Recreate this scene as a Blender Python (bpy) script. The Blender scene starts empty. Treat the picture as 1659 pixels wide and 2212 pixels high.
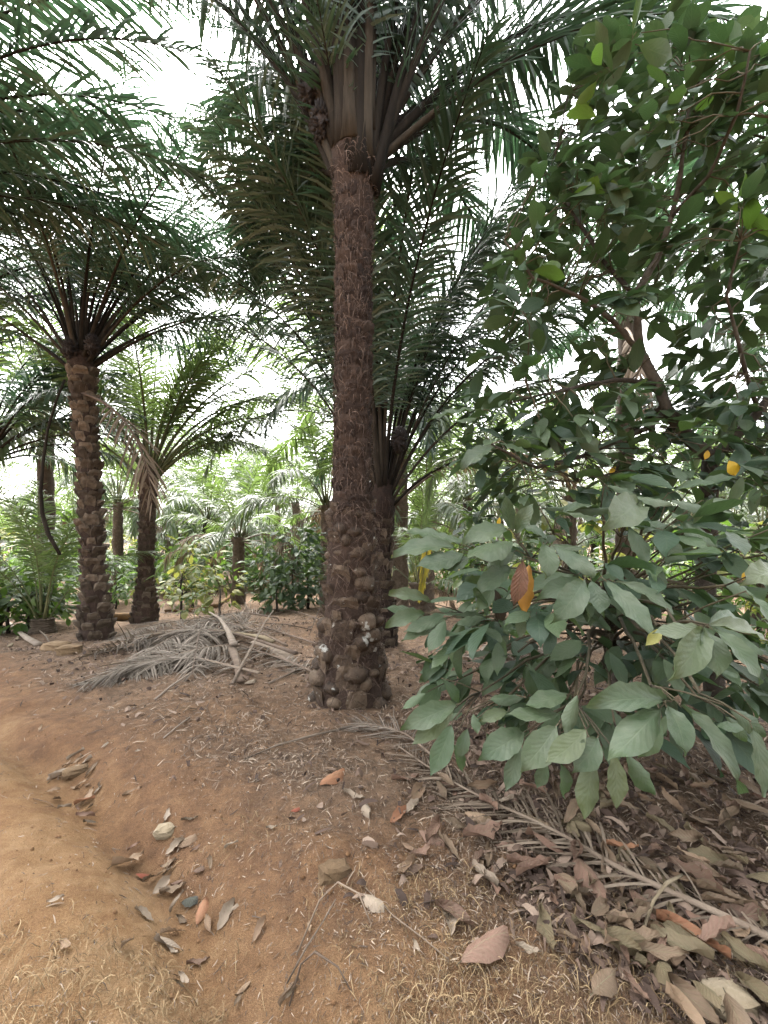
import bpy, math, random
import numpy as np
from mathutils import Matrix, Vector

R = random.Random(11)
NR = np.random.RandomState(7)
sc = bpy.context.scene
COL = sc.collection
rad = math.radians

# ------------------------------------------------------------------ camera, sky, sun, exposure
H = 1.55                       # eye height of the photographer
FX, CX, HY = 928.0, 829.5, 1167.0   # the lens, in units of a 1659 x 2212 picture
cam_d = bpy.data.cameras.new('camera')
cam = bpy.data.objects.new('camera', cam_d)
COL.objects.link(cam)
cam.location = (0, 0, H)
cam.rotation_euler = (rad(90), 0, 0)
cam_d.sensor_fit = 'VERTICAL'
cam_d.sensor_height = 36.0
cam_d.lens = 36.0 * FX / 2212.0
cam_d.shift_y = (HY - 1106.0) / 2212.0
cam_d.clip_start = 0.05
cam_d.clip_end = 900
sc.camera = cam

w = bpy.data.worlds.new('World')
sc.world = w
w.use_nodes = True
nt = w.node_tree
nt.nodes.clear()
sky = nt.nodes.new('ShaderNodeTexSky')
sky.sky_type = 'NISHITA'
sky.sun_disc = False
sky.sun_elevation = rad(60)
sky.sun_rotation = rad(335)
sky.air_density = 1.6
sky.dust_density = 6.0
hs = nt.nodes.new('ShaderNodeHueSaturation')
hs.inputs['Saturation'].default_value = 0.16      # overcast: almost colourless
bg = nt.nodes.new('ShaderNodeBackground')
bg.inputs['Strength'].default_value = 0.15
wo = nt.nodes.new('ShaderNodeOutputWorld')
nt.links.new(sky.outputs['Color'], hs.inputs['Color'])
nt.links.new(hs.outputs['Color'], bg.inputs['Color'])
nt.links.new(bg.outputs['Background'], wo.inputs['Surface'])

sun_d = bpy.data.lights.new('sun', 'SUN')
sun_d.energy = 1.1
sun_d.angle = rad(28)
sun_d.color = (1.0, 0.96, 0.9)
sun = bpy.data.objects.new('sun', sun_d)
COL.objects.link(sun)
sun.location = (-6, 12, 25)
sd = Vector((math.sin(rad(335)) * math.cos(rad(60)), math.cos(rad(335)) * math.cos(rad(60)), math.sin(rad(60))))
sun.rotation_euler = sd.to_track_quat('Z', 'Y').to_euler()

vs = sc.view_settings
vs.view_transform = 'Standard'
vs.look = 'None'
vs.exposure = 3.42
vs.gamma = 1.0
vs.use_curve_mapping = False
sc.cycles.max_bounces = 6
sc.cycles.diffuse_bounces = 3
sc.cycles.glossy_bounces = 2
sc.cycles.transmission_bounces = 4
sc.cycles.transparent_max_bounces = 4
sc.cycles.use_denoising = True
sc.cycles.denoiser = 'OPENIMAGEDENOISE'

# ------------------------------------------------------------------ helpers
def view(x, y, D):
    """Place seen at (x, y) of a 1659 x 2212 picture, D metres away."""
    return Vector(((x - CX) * D / FX, D, H - (y - HY) * D / FX))

def hash2(ix, iy, s):
    n = (ix.astype(np.int64) * 374761393 + iy.astype(np.int64) * 668265263 + s * 1442695041) & 0x7fffffff
    n = ((n ^ (n >> 13)) * 1274126177) & 0x7fffffff
    return ((n ^ (n >> 16)) & 0xffff) / 65535.0

def vnoise(x, y, s=0):
    x = np.asarray(x, float); y = np.asarray(y, float)
    ix = np.floor(x); iy = np.floor(y)
    fx = x - ix; fy = y - iy
    fx = fx * fx * (3 - 2 * fx); fy = fy * fy * (3 - 2 * fy)
    a = hash2(ix, iy, s); b = hash2(ix + 1, iy, s); c = hash2(ix, iy + 1, s); d = hash2(ix + 1, iy + 1, s)
    return (a + (b - a) * fx) + ((c + (d - c) * fx) - (a + (b - a) * fx)) * fy

def sstep(a, b, x):
    t = np.clip((x - a) / (b - a), 0, 1)
    return t * t * (3 - 2 * t)

# the foot of the bank beside the track, where leaves have gathered: a polyline on the ground
RUT = np.array([(-5.6, 5.4), (-3.9, 4.0), (-2.38, 2.98), (-1.75, 2.55), (-1.26, 2.2), (-0.9, 1.86), (-0.62, 1.55), (-0.42, 1.3), (-0.2, 0.9), (0.0, 0.3)])

def rut_dist(x, y):
    """Distance to the rut line, positive on the plantation's side."""
    best = np.full(np.shape(x), 1e9); sg = np.ones(np.shape(x))
    for (ax, ay), (bx, by) in zip(RUT[:-1], RUT[1:]):
        dx, dy = bx - ax, by - ay
        L2 = dx * dx + dy * dy
        t = np.clip(((x - ax) * dx + (y - ay) * dy) / L2, 0, 1)
        px, py = ax + t * dx, ay + t * dy
        d = np.hypot(x - px, y - py)
        s = np.where((x - px) * (-dy) + (y - py) * dx > 0, 1.0, -1.0)
        m = d < best
        best = np.where(m, d, best); sg = np.where(m, s, sg)
    return best * sg

def hgt(x, y):
    x = np.asarray(x, float); y = np.asarray(y, float)
    r = np.hypot(x, y)
    z = -0.75 * sstep(5.0, 17.0, r)
    d = rut_dist(x, y)
    near = 1 - sstep(7, 11, r)
    z = z - near * 0.11 * np.exp(-(d / 0.14) ** 2) + near * 0.05 * sstep(0.05, 0.7, d)
    z = z + near * 0.075 * np.exp(-((d + 0.45) / 0.26) ** 2) * (0.5 + vnoise(x * 1.6, y * 1.6, 5))
    z = z + near * 0.07 * np.exp(-(((x + 0.28) / 0.3) ** 2 + ((y - 2.02) / 0.16) ** 2))
    z = z + near * 0.05 * np.exp(-(((x - 0.55) / 0.5) ** 2 + ((y - 1.55) / 0.25) ** 2))
    z = z + (vnoise(x * 0.7, y * 0.7, 1) - 0.5) * 0.13 * sstep(1.0, 6.0, r) + (vnoise(x * 2.3, y * 2.3, 2) - 0.5) * 0.06
    fine = 1 - sstep(5, 9, r)
    z = z + fine * ((vnoise(x * 7, y * 7, 3) - 0.5) * 0.03 + (vnoise(x * 19, y * 19, 4) - 0.5) * 0.013 + (vnoise(x * 47, y * 47, 6) - 0.5) * 0.006)
    return z

def gz(x, y):
    return float(hgt(np.array([x]), np.array([y]))[0])

def ground(x, y, up=0.0):
    """Ground point seen at (x, y) of the picture."""
    D = H * FX / max(y - HY, 20)
    for _ in range(14):
        z = gz((x - CX) * D / FX, D)
        D = 0.5 * D + 0.5 * (H - z) * FX / max(y - HY, 20)
    X = (x - CX) * D / FX
    return Vector((X, D, gz(X, D) + up))

def tag(o, label, cat=None, group=None, kind=None):
    if label: o['label'] = label
    if cat: o['category'] = cat
    if group: o['group'] = group
    if kind: o['kind'] = kind
    return o

def empty(name, loc, label, cat, group=None, rz=0.0):
    o = bpy.data.objects.new(name, None)
    o.empty_display_size = 0.1
    o.location = loc
    o.rotation_euler = (0, 0, rz)
    COL.objects.link(o)
    return tag(o, label, cat, group)

def link(name, me, parent=None, loc=None, rot=None, mat=None, scale=None):
    o = bpy.data.objects.new(name, me)
    if parent is not None: o.parent = parent
    if mat is not None:
        o.matrix_basis = mat
    else:
        if loc is not None: o.location = loc
        if rot is not None: o.rotation_euler = rot
        if scale is not None: o.scale = scale
    COL.objects.link(o)
    return o

class MB:
    def __init__(self):
        self.v = []; self.f = []; self.m = []; self.n = 0; self.uv = []
    def add(self, V, F, mi=0, uv=None):
        V = np.asarray(V, float).reshape(-1, 3)
        F = np.asarray(F, int)
        self.v.append(V); self.f.append(F + self.n); self.m.append(np.full(len(F), mi)); self.n += len(V)
        self.uv.append(np.zeros((len(V), 2)) if uv is None else np.asarray(uv, float))
    def mesh(self, name, mats, smooth=True, uv=False):
        me = bpy.data.meshes.new(name)
        V = np.concatenate(self.v)
        F = [f for a in self.f for f in a.tolist()]
        me.from_pydata(V.tolist(), [], F)
        for m in (mats if isinstance(mats, (list, tuple)) else [mats]): me.materials.append(m)
        me.polygons.foreach_set('material_index', np.concatenate(self.m).astype(np.int32))
        if smooth: me.polygons.foreach_set('use_smooth', np.ones(len(F), bool))
        if uv:
            l = me.uv_layers.new(name='UVMap')
            idx = np.zeros(len(me.loops), np.int32); me.loops.foreach_get('vertex_index', idx)
            l.data.foreach_set('uv', np.concatenate(self.uv)[idx].astype(np.float32).ravel())
        me.update()
        return me

def nrm(a):
    return a / np.maximum(np.linalg.norm(a, axis=-1, keepdims=True), 1e-9)

def ribbons(mb, C, W, S, mi=0):
    """N strips along centre lines C (N,K,3), half widths W (N,K), side directions S (N,K,3)."""
    N, K, _ = C.shape
    V = np.stack([C - S * W[..., None], C + S * W[..., None]], axis=2).reshape(-1, 3)
    b = (np.arange(N)[:, None] * K + np.arange(K - 1)[None, :]).ravel() * 2
    mb.add(V, np.stack([b, b + 1, b + 3, b + 2], axis=1), mi)

def tube(mb, pts, ra, sides=6, rb=None, mi=0, side=None, cap=True, jit=0.0):
    """A tube along pts; ra / rb are the half width and half thickness."""
    P = np.array([list(p) for p in pts], float); K = len(P)
    ra = np.broadcast_to(np.asarray(ra, float), (K,)); rb = ra if rb is None else np.broadcast_to(np.asarray(rb, float), (K,))
    T = nrm(np.gradient(P, axis=0))
    ref = np.array(side if side is not None else (0.31, 0.93, 0.17), float)
    A = ref[None] - (T @ ref)[:, None] * T
    bad = np.linalg.norm(A, axis=1) < 1e-3
    A[bad] = (1, 0, 0)
    A = nrm(A); B = np.cross(T, A)
    t = np.arange(sides) / sides * 2 * math.pi
    V = P[:, None] + A[:, None] * (np.cos(t)[None, :, None] * ra[:, None, None]) + B[:, None] * (np.sin(t)[None, :, None] * rb[:, None, None])
    if jit: V = V + (NR.rand(*V.shape) - 0.5) * jit
    i, j = np.meshgrid(np.arange(K - 1), np.arange(sides), indexing='ij')
    a = i * sides + j; b = i * sides + (j + 1) % sides
    mb.add(V.reshape(-1, 3), np.stack([a, b, b + sides, a + sides], -1).reshape(-1, 4), mi)
    if cap:
        n0 = mb.n - K * sides
        mb.f.append(np.array([[n0 + k for k in range(sides)][::-1]])); mb.m.append(np.array([mi]))
        mb.f.append(np.array([[n0 + (K - 1) * sides + k for k in range(sides)]])); mb.m.append(np.array([mi]))

# ------------------------------------------------------------------ materials
def newmat(name):
    m = bpy.data.materials.new(name); m.use_nodes = True
    t = m.node_tree; t.nodes.clear()
    out = t.nodes.new('ShaderNodeOutputMaterial')
    return m, t, out

def nd(t, kind, **kw):
    n = t.nodes.new(kind)
    for k, v in kw.items():
        if k in n.inputs.keys(): n.inputs[k].default_value = v
        else: setattr(n, k, v)
    return n

def ramp(t, fac, stops):
    r = t.nodes.new('ShaderNodeValToRGB')
    e = r.color_ramp.elements
    while len(e) < len(stops): e.new(0.5)
    for k, (p, c) in enumerate(stops):
        e[k].position = p; e[k].color = (*c, 1)
    t.links.new(fac, r.inputs['Fac'])
    return r.outputs['Color']

def mixc(t, fac, a, b, blend='MIX'):
    m = t.nodes.new('ShaderNodeMix'); m.data_type = 'RGBA'; m.blend_type = blend
    for s, v in ((m.inputs[0], fac), (m.inputs[6], a), (m.inputs[7], b)):
        if isinstance(v, (int, float)): s.default_value = v
        elif isinstance(v, tuple): s.default_value = (*v, 1)
        else: t.links.new(v, s)
    return m.outputs[2]

def mth(t, op, a, b=0.0):
    m = t.nodes.new('ShaderNodeMath'); m.operation = op
    for s, v in ((m.inputs[0], a), (m.inputs[1], b)):
        if isinstance(v, (int, float)): s.default_value = v
        else: t.links.new(v, s)
    return m.outputs[0]

def noise(t, scale, detail=4, rough=0.6, coord=None, vec=None):
    n = nd(t, 'ShaderNodeTexNoise', Scale=scale, Detail=detail, Roughness=rough)
    if vec is not None: t.links.new(vec, n.inputs['Vector'])
    return n.outputs['Fac']

def rnd(t):
    oi = t.nodes.new('ShaderNodeObjectInfo'); g = t.nodes.new('ShaderNodeNewGeometry')
    return mth(t, 'FRACT', mth(t, 'ADD', oi.outputs['Random'], g.outputs['Random Per Island']))

def leaf_mat(name, stops, trans=0.35, rough=0.5, tcol=(0.16, 0.26, 0.03), veins=True, dust=None, spec=0.35, bump=0.16, vmix=0.2):
    m, t, out = newmat(name)
    c = ramp(t, rnd(t), stops)
    geo = t.nodes.new('ShaderNodeNewGeometry')
    n = noise(t, 22, 4, 0.65, vec=geo.outputs['Position'])
    c = mixc(t, mth(t, 'MULTIPLY', n, 0.5), c, (0.02, 0.03, 0.012))
    if dust:
        dn = nd(t, 'ShaderNodeMapRange'); t.links.new(noise(t, 9, 6, 0.7, vec=geo.outputs['Position']), dn.inputs['Value'])
        dn.inputs[1].default_value = 0.4; dn.inputs[2].default_value = 0.62; dn.inputs[3].default_value = 0.25; dn.inputs[4].default_value = 0.85
        c = mixc(t, mth(t, 'MULTIPLY', dn.outputs[0], dust[1]), c, dust[0])
    p = nd(t, 'ShaderNodeBsdfPrincipled', Roughness=rough)
    p.inputs['Specular IOR Level'].default_value = spec
    if veins:
        uv = t.nodes.new('ShaderNodeUVMap'); sp = t.nodes.new('ShaderNodeSeparateXYZ')
        t.links.new(uv.outputs['UV'], sp.inputs[0])
        av = mth(t, 'ABSOLUTE', mth(t, 'SUBTRACT', sp.outputs[1], 0.5))
        ph = mth(t, 'SUBTRACT', mth(t, 'MULTIPLY', sp.outputs[0], 8.5), mth(t, 'SUBTRACT', mth(t, 'MULTIPLY', av, 6.5), mth(t, 'MULTIPLY', mth(t, 'MULTIPLY', av, av), 4.0)))
        fr = mth(t, 'ABSOLUTE', mth(t, 'SUBTRACT', mth(t, 'FRACT', ph), 0.5))
        line = mth(t, 'SUBTRACT', 0.7, mth(t, 'MULTIPLY', fr, 9.0))
        line = mth(t, 'MAXIMUM', line, 0.0)
        mid = mth(t, 'MAXIMUM', mth(t, 'SUBTRACT', 1.0, mth(t, 'MULTIPLY', av, 34.0)), 0.0)
        vein = mth(t, 'MAXIMUM', line, mid)
        c = mixc(t, mth(t, 'MULTIPLY', vein, vmix), c, (0.12, 0.15, 0.08))
        bp = nd(t, 'ShaderNodeBump', Strength=bump, Distance=0.01)
        hgt_ = mth(t, 'SUBTRACT', mth(t, 'MULTIPLY', fr, 1.6), mth(t, 'MULTIPLY', mid, 1.2))
        t.links.new(mth(t, 'ADD', hgt_, mth(t, 'MULTIPLY', noise(t, 60, 5, 0.7, vec=geo.outputs['Position']), 2.2)), bp.inputs['Height'])
        t.links.new(bp.outputs['Normal'], p.inputs['Normal'])
    t.links.new(c, p.inputs['Base Color'])
    tr = t.nodes.new('ShaderNodeBsdfTranslucent')
    t.links.new(mixc(t, 0.6, c, tcol), tr.inputs['Color'])
    ms = nd(t, 'ShaderNodeMixShader', Fac=trans)
    t.links.new(p.outputs[0], ms.inputs[1]); t.links.new(tr.outputs[0], ms.inputs[2])
    t.links.new(ms.outputs[0], out.inputs['Surface'])
    return m

def solid_mat(name, stops, scale=8, rough=0.85, bump=0.5, bscale=40, spots=None, stretch=None, per=0.35, spec=0.25):
    """Noise coloured, bumpy matter; per = how much each object differs."""
    m, t, out = newmat(name)
    geo = t.nodes.new('ShaderNodeNewGeometry')
    vec = geo.outputs['Position']
    if stretch:
        mp = t.nodes.new('ShaderNodeMapping'); mp.inputs['Scale'].default_value = stretch
        t.links.new(vec, mp.inputs['Vector']); vec = mp.outputs['Vector']
    n = noise(t, scale, 6, 0.65, vec=vec)
    fac = mth(t, 'ADD', mth(t, 'MULTIPLY', n, 1 - per), mth(t, 'MULTIPLY', rnd(t), per))
    c = ramp(t, fac, stops)
    if spots:
        s = nd(t, 'ShaderNodeMapRange'); t.links.new(noise(t, spots[0], 3, 0.5, vec=geo.outputs['Position']), s.inputs['Value'])
        s.inputs[1].default_value = spots[1]; s.inputs[2].default_value = spots[1] + 0.04
        c = mixc(t, s.outputs[0], c, spots[2])
    p = nd(t, 'ShaderNodeBsdfPrincipled', Roughness=rough)
    p.inputs['Specular IOR Level'].default_value = spec
    t.links.new(c, p.inputs['Base Color'])
    bp = nd(t, 'ShaderNodeBump', Strength=bump, Distance=0.02)
    t.links.new(noise(t, bscale, 6, 0.7, vec=vec), bp.inputs['Height'])
    t.links.new(bp.outputs['Normal'], p.inputs['Normal'])
    t.links.new(p.outputs[0], out.inputs['Surface'])
    return m

M = {}
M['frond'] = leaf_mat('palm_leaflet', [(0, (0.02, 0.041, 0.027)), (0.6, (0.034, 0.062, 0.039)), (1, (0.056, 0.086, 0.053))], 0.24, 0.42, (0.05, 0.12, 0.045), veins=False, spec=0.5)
M['frond_light'] = leaf_mat('palm_leaflet_light', [(0, (0.04, 0.065, 0.026)), (0.6, (0.062, 0.092, 0.04)), (1, (0.10, 0.125, 0.065))], 0.34, 0.45, (0.18, 0.28, 0.05), veins=False, spec=0.5)  # lighter leaflet colour stands in for brighter light and haze farther back
M['frond_dead'] = leaf_mat('palm_leaflet_dry', [(0, (0.075, 0.05, 0.036)), (0.5, (0.14, 0.10, 0.074)), (1, (0.22, 0.165, 0.125))], 0.15, 0.8, (0.3, 0.2, 0.1), veins=False)
M['frond_yellow'] = leaf_mat('palm_leaflet_yellow', [(0, (0.20, 0.20, 0.03)), (1, (0.42, 0.33, 0.04))], 0.4, 0.5, (0.5, 0.4, 0.05), veins=False)
M['frond_grey'] = leaf_mat('palm_leaflet_fallen', [(0, (0.065, 0.047, 0.037)), (0.5, (0.145, 0.112, 0.09)), (1, (0.27, 0.22, 0.185))], 0.08, 0.8, (0.3, 0.22, 0.14), veins=False)
M['petiole'] = solid_mat('petiole', [(0.25, (0.009, 0.0075, 0.006)), (0.5, (0.019, 0.0155, 0.012)), (0.75, (0.05, 0.041, 0.031))], 5, 0.9, 0.5, 30, stretch=(3, 3, 0.3), spec=0.1)  # near stalks get their backlit silhouette from this darkened colour
M['petiole_green'] = solid_mat('petiole_green', [(0.25, (0.035, 0.042, 0.018)), (0.5, (0.07, 0.078, 0.032)), (0.75, (0.12, 0.12, 0.055))], 5, 0.55, 0.3, 30)
M['petiole_dead'] = solid_mat('petiole_dry', [(0.25, (0.05, 0.033, 0.023)), (0.5, (0.10, 0.07, 0.05)), (0.75, (0.18, 0.14, 0.105))], 7, 0.8, 0.4, 40)
M['trunk'] = solid_mat('palm_trunk', [(0.25, (0.012, 0.007, 0.005)), (0.5, (0.028, 0.017, 0.012)), (0.78, (0.06, 0.038, 0.028))], 14, 0.95, 0.9, 60)
M['lump'] = solid_mat('leaf_base_lump', [(0.22, (0.018, 0.011, 0.007)), (0.5, (0.056, 0.036, 0.022)), (0.8, (0.13, 0.092, 0.062))], 16, 0.55, 0.8, 70, spots=(10, 0.655, (0.3, 0.29, 0.26)))
M['scar'] = solid_mat('leaf_scar', [(0.22, (0.011, 0.007, 0.0055)), (0.5, (0.03, 0.019, 0.0145)), (0.8, (0.072, 0.049, 0.038))], 18, 0.95, 0.9, 80)
M['boot'] = solid_mat('frond_stub', [(0.22, (0.018, 0.012, 0.008)), (0.5, (0.055, 0.04, 0.027)), (0.8, (0.15, 0.115, 0.085))], 12, 0.9, 0.8, 60, spots=(11, 0.72, (0.36, 0.33, 0.27)))
M['fibre'] = solid_mat('trunk_fibre', [(0.2, (0.02, 0.0125, 0.0095)), (0.5, (0.052, 0.034, 0.026)), (0.8, (0.12, 0.084, 0.065))], 20, 0.9, 0.1, 50, per=0.8)
M['bunch'] = solid_mat('fruit_bunch', [(0.2, (0.008, 0.006, 0.006)), (0.6, (0.02, 0.015, 0.014)), (0.9, (0.05, 0.035, 0.028))], 30, 0.7, 0.9, 60)
M['cacao'] = leaf_mat('cacao_leaf', [(0, (0.028, 0.055, 0.023)), (0.5, (0.042, 0.075, 0.032)), (1, (0.06, 0.095, 0.042))], 0.22, 0.55, (0.12, 0.25, 0.03), dust=((0.075, 0.09, 0.062), 0.6))
M['cacao_dusty'] = leaf_mat('cacao_leaf_dusty', [(0, (0.018, 0.042, 0.016)), (0.45, (0.03, 0.058, 0.023)), (0.8, (0.045, 0.072, 0.03)), (1, (0.07, 0.085, 0.028))], 0.18, 0.45, (0.06, 0.13, 0.012), dust=((0.088, 0.102, 0.066), 0.65))
M['cacao_dark'] = leaf_mat('cacao_leaf_shade', [(0, (0.026, 0.052, 0.032)), (0.5, (0.042, 0.075, 0.044)), (1, (0.07, 0.105, 0.05))], 0.32, 0.5, (0.05, 0.1, 0.018))
M['cacao_fresh'] = leaf_mat('cacao_leaf_fresh', [(0, (0.04, 0.085, 0.018)), (0.5, (0.065, 0.12, 0.026)), (1, (0.11, 0.155, 0.036))], 0.4, 0.45, (0.15, 0.28, 0.03))
M['cacao_olive'] = leaf_mat('cacao_leaf_olive', [(0, (0.09, 0.12, 0.03)), (0.6, (0.16, 0.18, 0.06)), (1, (0.30, 0.28, 0.08))], 0.38, 0.55, (0.3, 0.32, 0.05))
M['cacao_yellow'] = leaf_mat('cacao_leaf_yellow', [(0, (0.55, 0.32, 0.02)), (1, (0.65, 0.42, 0.03))], 0.4, 0.5, (0.7, 0.45, 0.03))
M['cacao_orange'] = leaf_mat('cacao_leaf_orange', [(0, (0.36, 0.17, 0.03)), (1, (0.42, 0.21, 0.04))], 0.3, 0.5, (0.5, 0.25, 0.03))
M['cacao_brown'] = leaf_mat('cacao_leaf_brown', [(0, (0.13, 0.055, 0.035)), (1, (0.17, 0.075, 0.045))], 0.15, 0.6, (0.2, 0.08, 0.03), bump=0.6)
M['cacao_blackened'] = leaf_mat('cacao_leaf_blackened', [(0, (0.025, 0.016, 0.013)), (1, (0.035, 0.02, 0.015))], 0.1, 0.6, (0.05, 0.02, 0.01))
M['bark'] = solid_mat('cacao_bark', [(0.25, (0.015, 0.011, 0.009)), (0.5, (0.034, 0.027, 0.021)), (0.78, (0.10, 0.086, 0.07))], 14, 0.9, 0.8, 45)
M['twig'] = solid_mat('cacao_twig', [(0.25, (0.03, 0.024, 0.014)), (0.75, (0.09, 0.075, 0.045))], 20, 0.8, 0.4, 60)
def dry(name, a, b, c):
    return leaf_mat(name, [(0, a), (0.5, b), (1, c)], 0.06, 0.75, (0.3, 0.18, 0.1), bump=0.3, vmix=0.3)
M['dry_brown'] = dry('dead_leaf_brown', (0.065, 0.038, 0.024), (0.115, 0.07, 0.045), (0.175, 0.114, 0.076))
M['dry_red'] = dry('dead_leaf_russet', (0.095, 0.048, 0.034), (0.14, 0.073, 0.052), (0.19, 0.108, 0.08))
M['dry_orange'] = dry('dead_leaf_orange', (0.2, 0.08, 0.042), (0.235, 0.1, 0.052), (0.27, 0.125, 0.068))
M['dry_pale'] = dry('dead_leaf_pale', (0.19, 0.14, 0.105), (0.24, 0.18, 0.135), (0.29, 0.225, 0.175))
M['dry_tan'] = dry('dead_leaf_tan', (0.15, 0.088, 0.056), (0.20, 0.125, 0.08), (0.25, 0.165, 0.108))
M['dry_olive'] = dry('dead_leaf_olive', (0.1, 0.07, 0.038), (0.125, 0.09, 0.052), (0.15, 0.112, 0.068))
M['dry_char'] = dry('dead_leaf_blackened', (0.025, 0.02, 0.019), (0.03, 0.026, 0.024), (0.04, 0.034, 0.031))
M['dry_red_dark'] = dry('dead_leaf_dark_red', (0.17, 0.035, 0.02), (0.2, 0.045, 0.025), (0.22, 0.05, 0.03))
M['litter'] = solid_mat('leaf_litter', [(0.15, (0.03, 0.019, 0.014)), (0.45, (0.066, 0.042, 0.031)), (0.7, (0.115, 0.077, 0.056)), (0.95, (0.21, 0.155, 0.118))], 20, 0.85, 0.3, 60, per=0.85)
M['straw'] = solid_mat('straw', [(0.15, (0.04, 0.027, 0.019)), (0.5, (0.105, 0.074, 0.052)), (0.9, (0.27, 0.21, 0.158))], 20, 0.8, 0.1, 60, per=0.9)
M['grass'] = solid_mat('dry_grass', [(0.1, (0.07, 0.045, 0.022)), (0.5, (0.14, 0.092, 0.046)), (0.9, (0.25, 0.18, 0.1))], 20, 0.8, 0.1, 60, per=0.9)
M['rock'] = solid_mat('rock', [(0.25, (0.06, 0.038, 0.021)), (0.5, (0.12, 0.078, 0.043)), (0.75, (0.19, 0.13, 0.078))], 9, 0.9, 0.7, 40, per=0.25)
M['rock_pale'] = solid_mat('rock_pale', [(0.25, (0.13, 0.10, 0.06)), (0.5, (0.19, 0.15, 0.098)), (0.75, (0.25, 0.205, 0.145))], 11, 0.9, 0.7, 40, per=0.2)
M['log'] = solid_mat('log_bark', [(0.25, (0.06, 0.036, 0.016)), (0.5, (0.14, 0.08, 0.033)), (0.75, (0.22, 0.135, 0.06))], 7, 0.9, 0.8, 25)
M['stick'] = solid_mat('stick', [(0.25, (0.07, 0.052, 0.038)), (0.5, (0.13, 0.10, 0.076)), (0.75, (0.22, 0.18, 0.145))], 12, 0.85, 0.4, 50)
M['clod'] = solid_mat('soil_clod', [(0.2, (0.1, 0.052, 0.024)), (0.6, (0.18, 0.10, 0.05)), (0.9, (0.26, 0.16, 0.09))], 14, 0.95, 0.6, 60, per=0.6)

# soil: one sheet, coloured by what lies where
def soil():
    m, t, out = newmat('soil')
    geo = t.nodes.new('ShaderNodeNewGeometry'); P = geo.outputs['Position']
    at = nd(t, 'ShaderNodeAttribute', attribute_name='track')
    ao = nd(t, 'ShaderNodeAttribute', attribute_name='bare')
    n1 = noise(t, 1.7, 6, 0.6, vec=P); n2 = noise(t, 9, 8, 0.7, vec=P); n3 = noise(t, 60, 6, 0.75, vec=P); n4 = noise(t, 230, 3, 0.7, vec=P)
    trk = ramp(t, mth(t, 'ADD', mth(t, 'MULTIPLY', n1, 0.55), mth(t, 'MULTIPLY', n2, 0.45)),
               [(0.33, (0.19, 0.092, 0.038)), (0.47, (0.275, 0.155, 0.071)), (0.58, (0.35, 0.22, 0.115)), (0.70, (0.41, 0.285, 0.168))])
    bare = ramp(t, mth(t, 'ADD', mth(t, 'MULTIPLY', n1, 0.5), mth(t, 'MULTIPLY', n2, 0.5)),
                [(0.33, (0.085, 0.038, 0.02)), (0.5, (0.17, 0.086, 0.044)), (0.66, (0.26, 0.15, 0.08))])
    lit = ramp(t, mth(t, 'ADD', mth(t, 'MULTIPLY', n2, 0.6), mth(t, 'MULTIPLY', n3, 0.4)),
               [(0.34, (0.058, 0.036, 0.025)), (0.5, (0.145, 0.096, 0.067)), (0.64, (0.27, 0.19, 0.138))])
    fb = mth(t, 'ADD', ao.outputs['Fac'], mth(t, 'MULTIPLY', mth(t, 'SUBTRACT', n2, 0.5), 1.5))
    c = mixc(t, mth(t, 'MINIMUM', mth(t, 'MAXIMUM', fb, 0.0), 1.0), lit, bare)
    ft = mth(t, 'ADD', at.outputs['Fac'], mth(t, 'MULTIPLY', mth(t, 'SUBTRACT', n2, 0.5), 0.9))
    c = mixc(t, mth(t, 'MINIMUM', mth(t, 'MAXIMUM', ft, 0.0), 1.0), c, trk)
    sp = nd(t, 'ShaderNodeMapRange'); t.links.new(n4, sp.inputs['Value']); sp.inputs[1].default_value = 0.3; sp.inputs[2].default_value = 0.75
    c = mixc(t, mth(t, 'MULTIPLY', sp.outputs[0], 0.9), mixc(t, 0.55, c, (0.05, 0.03, 0.018)), mixc(t, 0.13, c, (0.5, 0.36, 0.22)))
    gr = nd(t, 'ShaderNodeMapRange'); t.links.new(noise(t, 620, 2, 0.6, vec=P), gr.inputs['Value']); gr.inputs[1].default_value = 0.35; gr.inputs[2].default_value = 0.65; gr.inputs[3].default_value = 0.62; gr.inputs[4].default_value = 1.3
    gm = t.nodes.new('ShaderNodeVectorMath'); gm.operation = 'SCALE'; t.links.new(c, gm.inputs[0]); t.links.new(gr.outputs[0], gm.inputs['Scale']); c = gm.outputs[0]
    p = nd(t, 'ShaderNodeBsdfPrincipled', Roughness=0.95)
    p.inputs['Specular IOR Level'].default_value = 0.12
    t.links.new(c, p.inputs['Base Color'])
    bp = nd(t, 'ShaderNodeBump', Strength=1.0, Distance=0.04)
    t.links.new(mth(t, 'ADD', mth(t, 'MULTIPLY', n2, 0.6), mth(t, 'ADD', mth(t, 'MULTIPLY', n3, 0.5), mth(t, 'MULTIPLY', n4, 0.3))), bp.inputs['Height'])
    t.links.new(bp.outputs['Normal'], p.inputs['Normal'])
    t.links.new(p.outputs[0], out.inputs['Surface'])
    return m
M['soil'] = soil()

# ------------------------------------------------------------------ the ground
def track_mask(x, y):
    d = rut_dist(x, y) + (vnoise(x * 2.2, y * 2.2, 31) - 0.5) * 0.25
    return 1 - sstep(-0.16, 0.22, d) * (1 - 0.45 * np.exp(-(((x + 0.15) / 0.5) ** 2 + ((y - 1.35) / 0.35) ** 2)))

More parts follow.
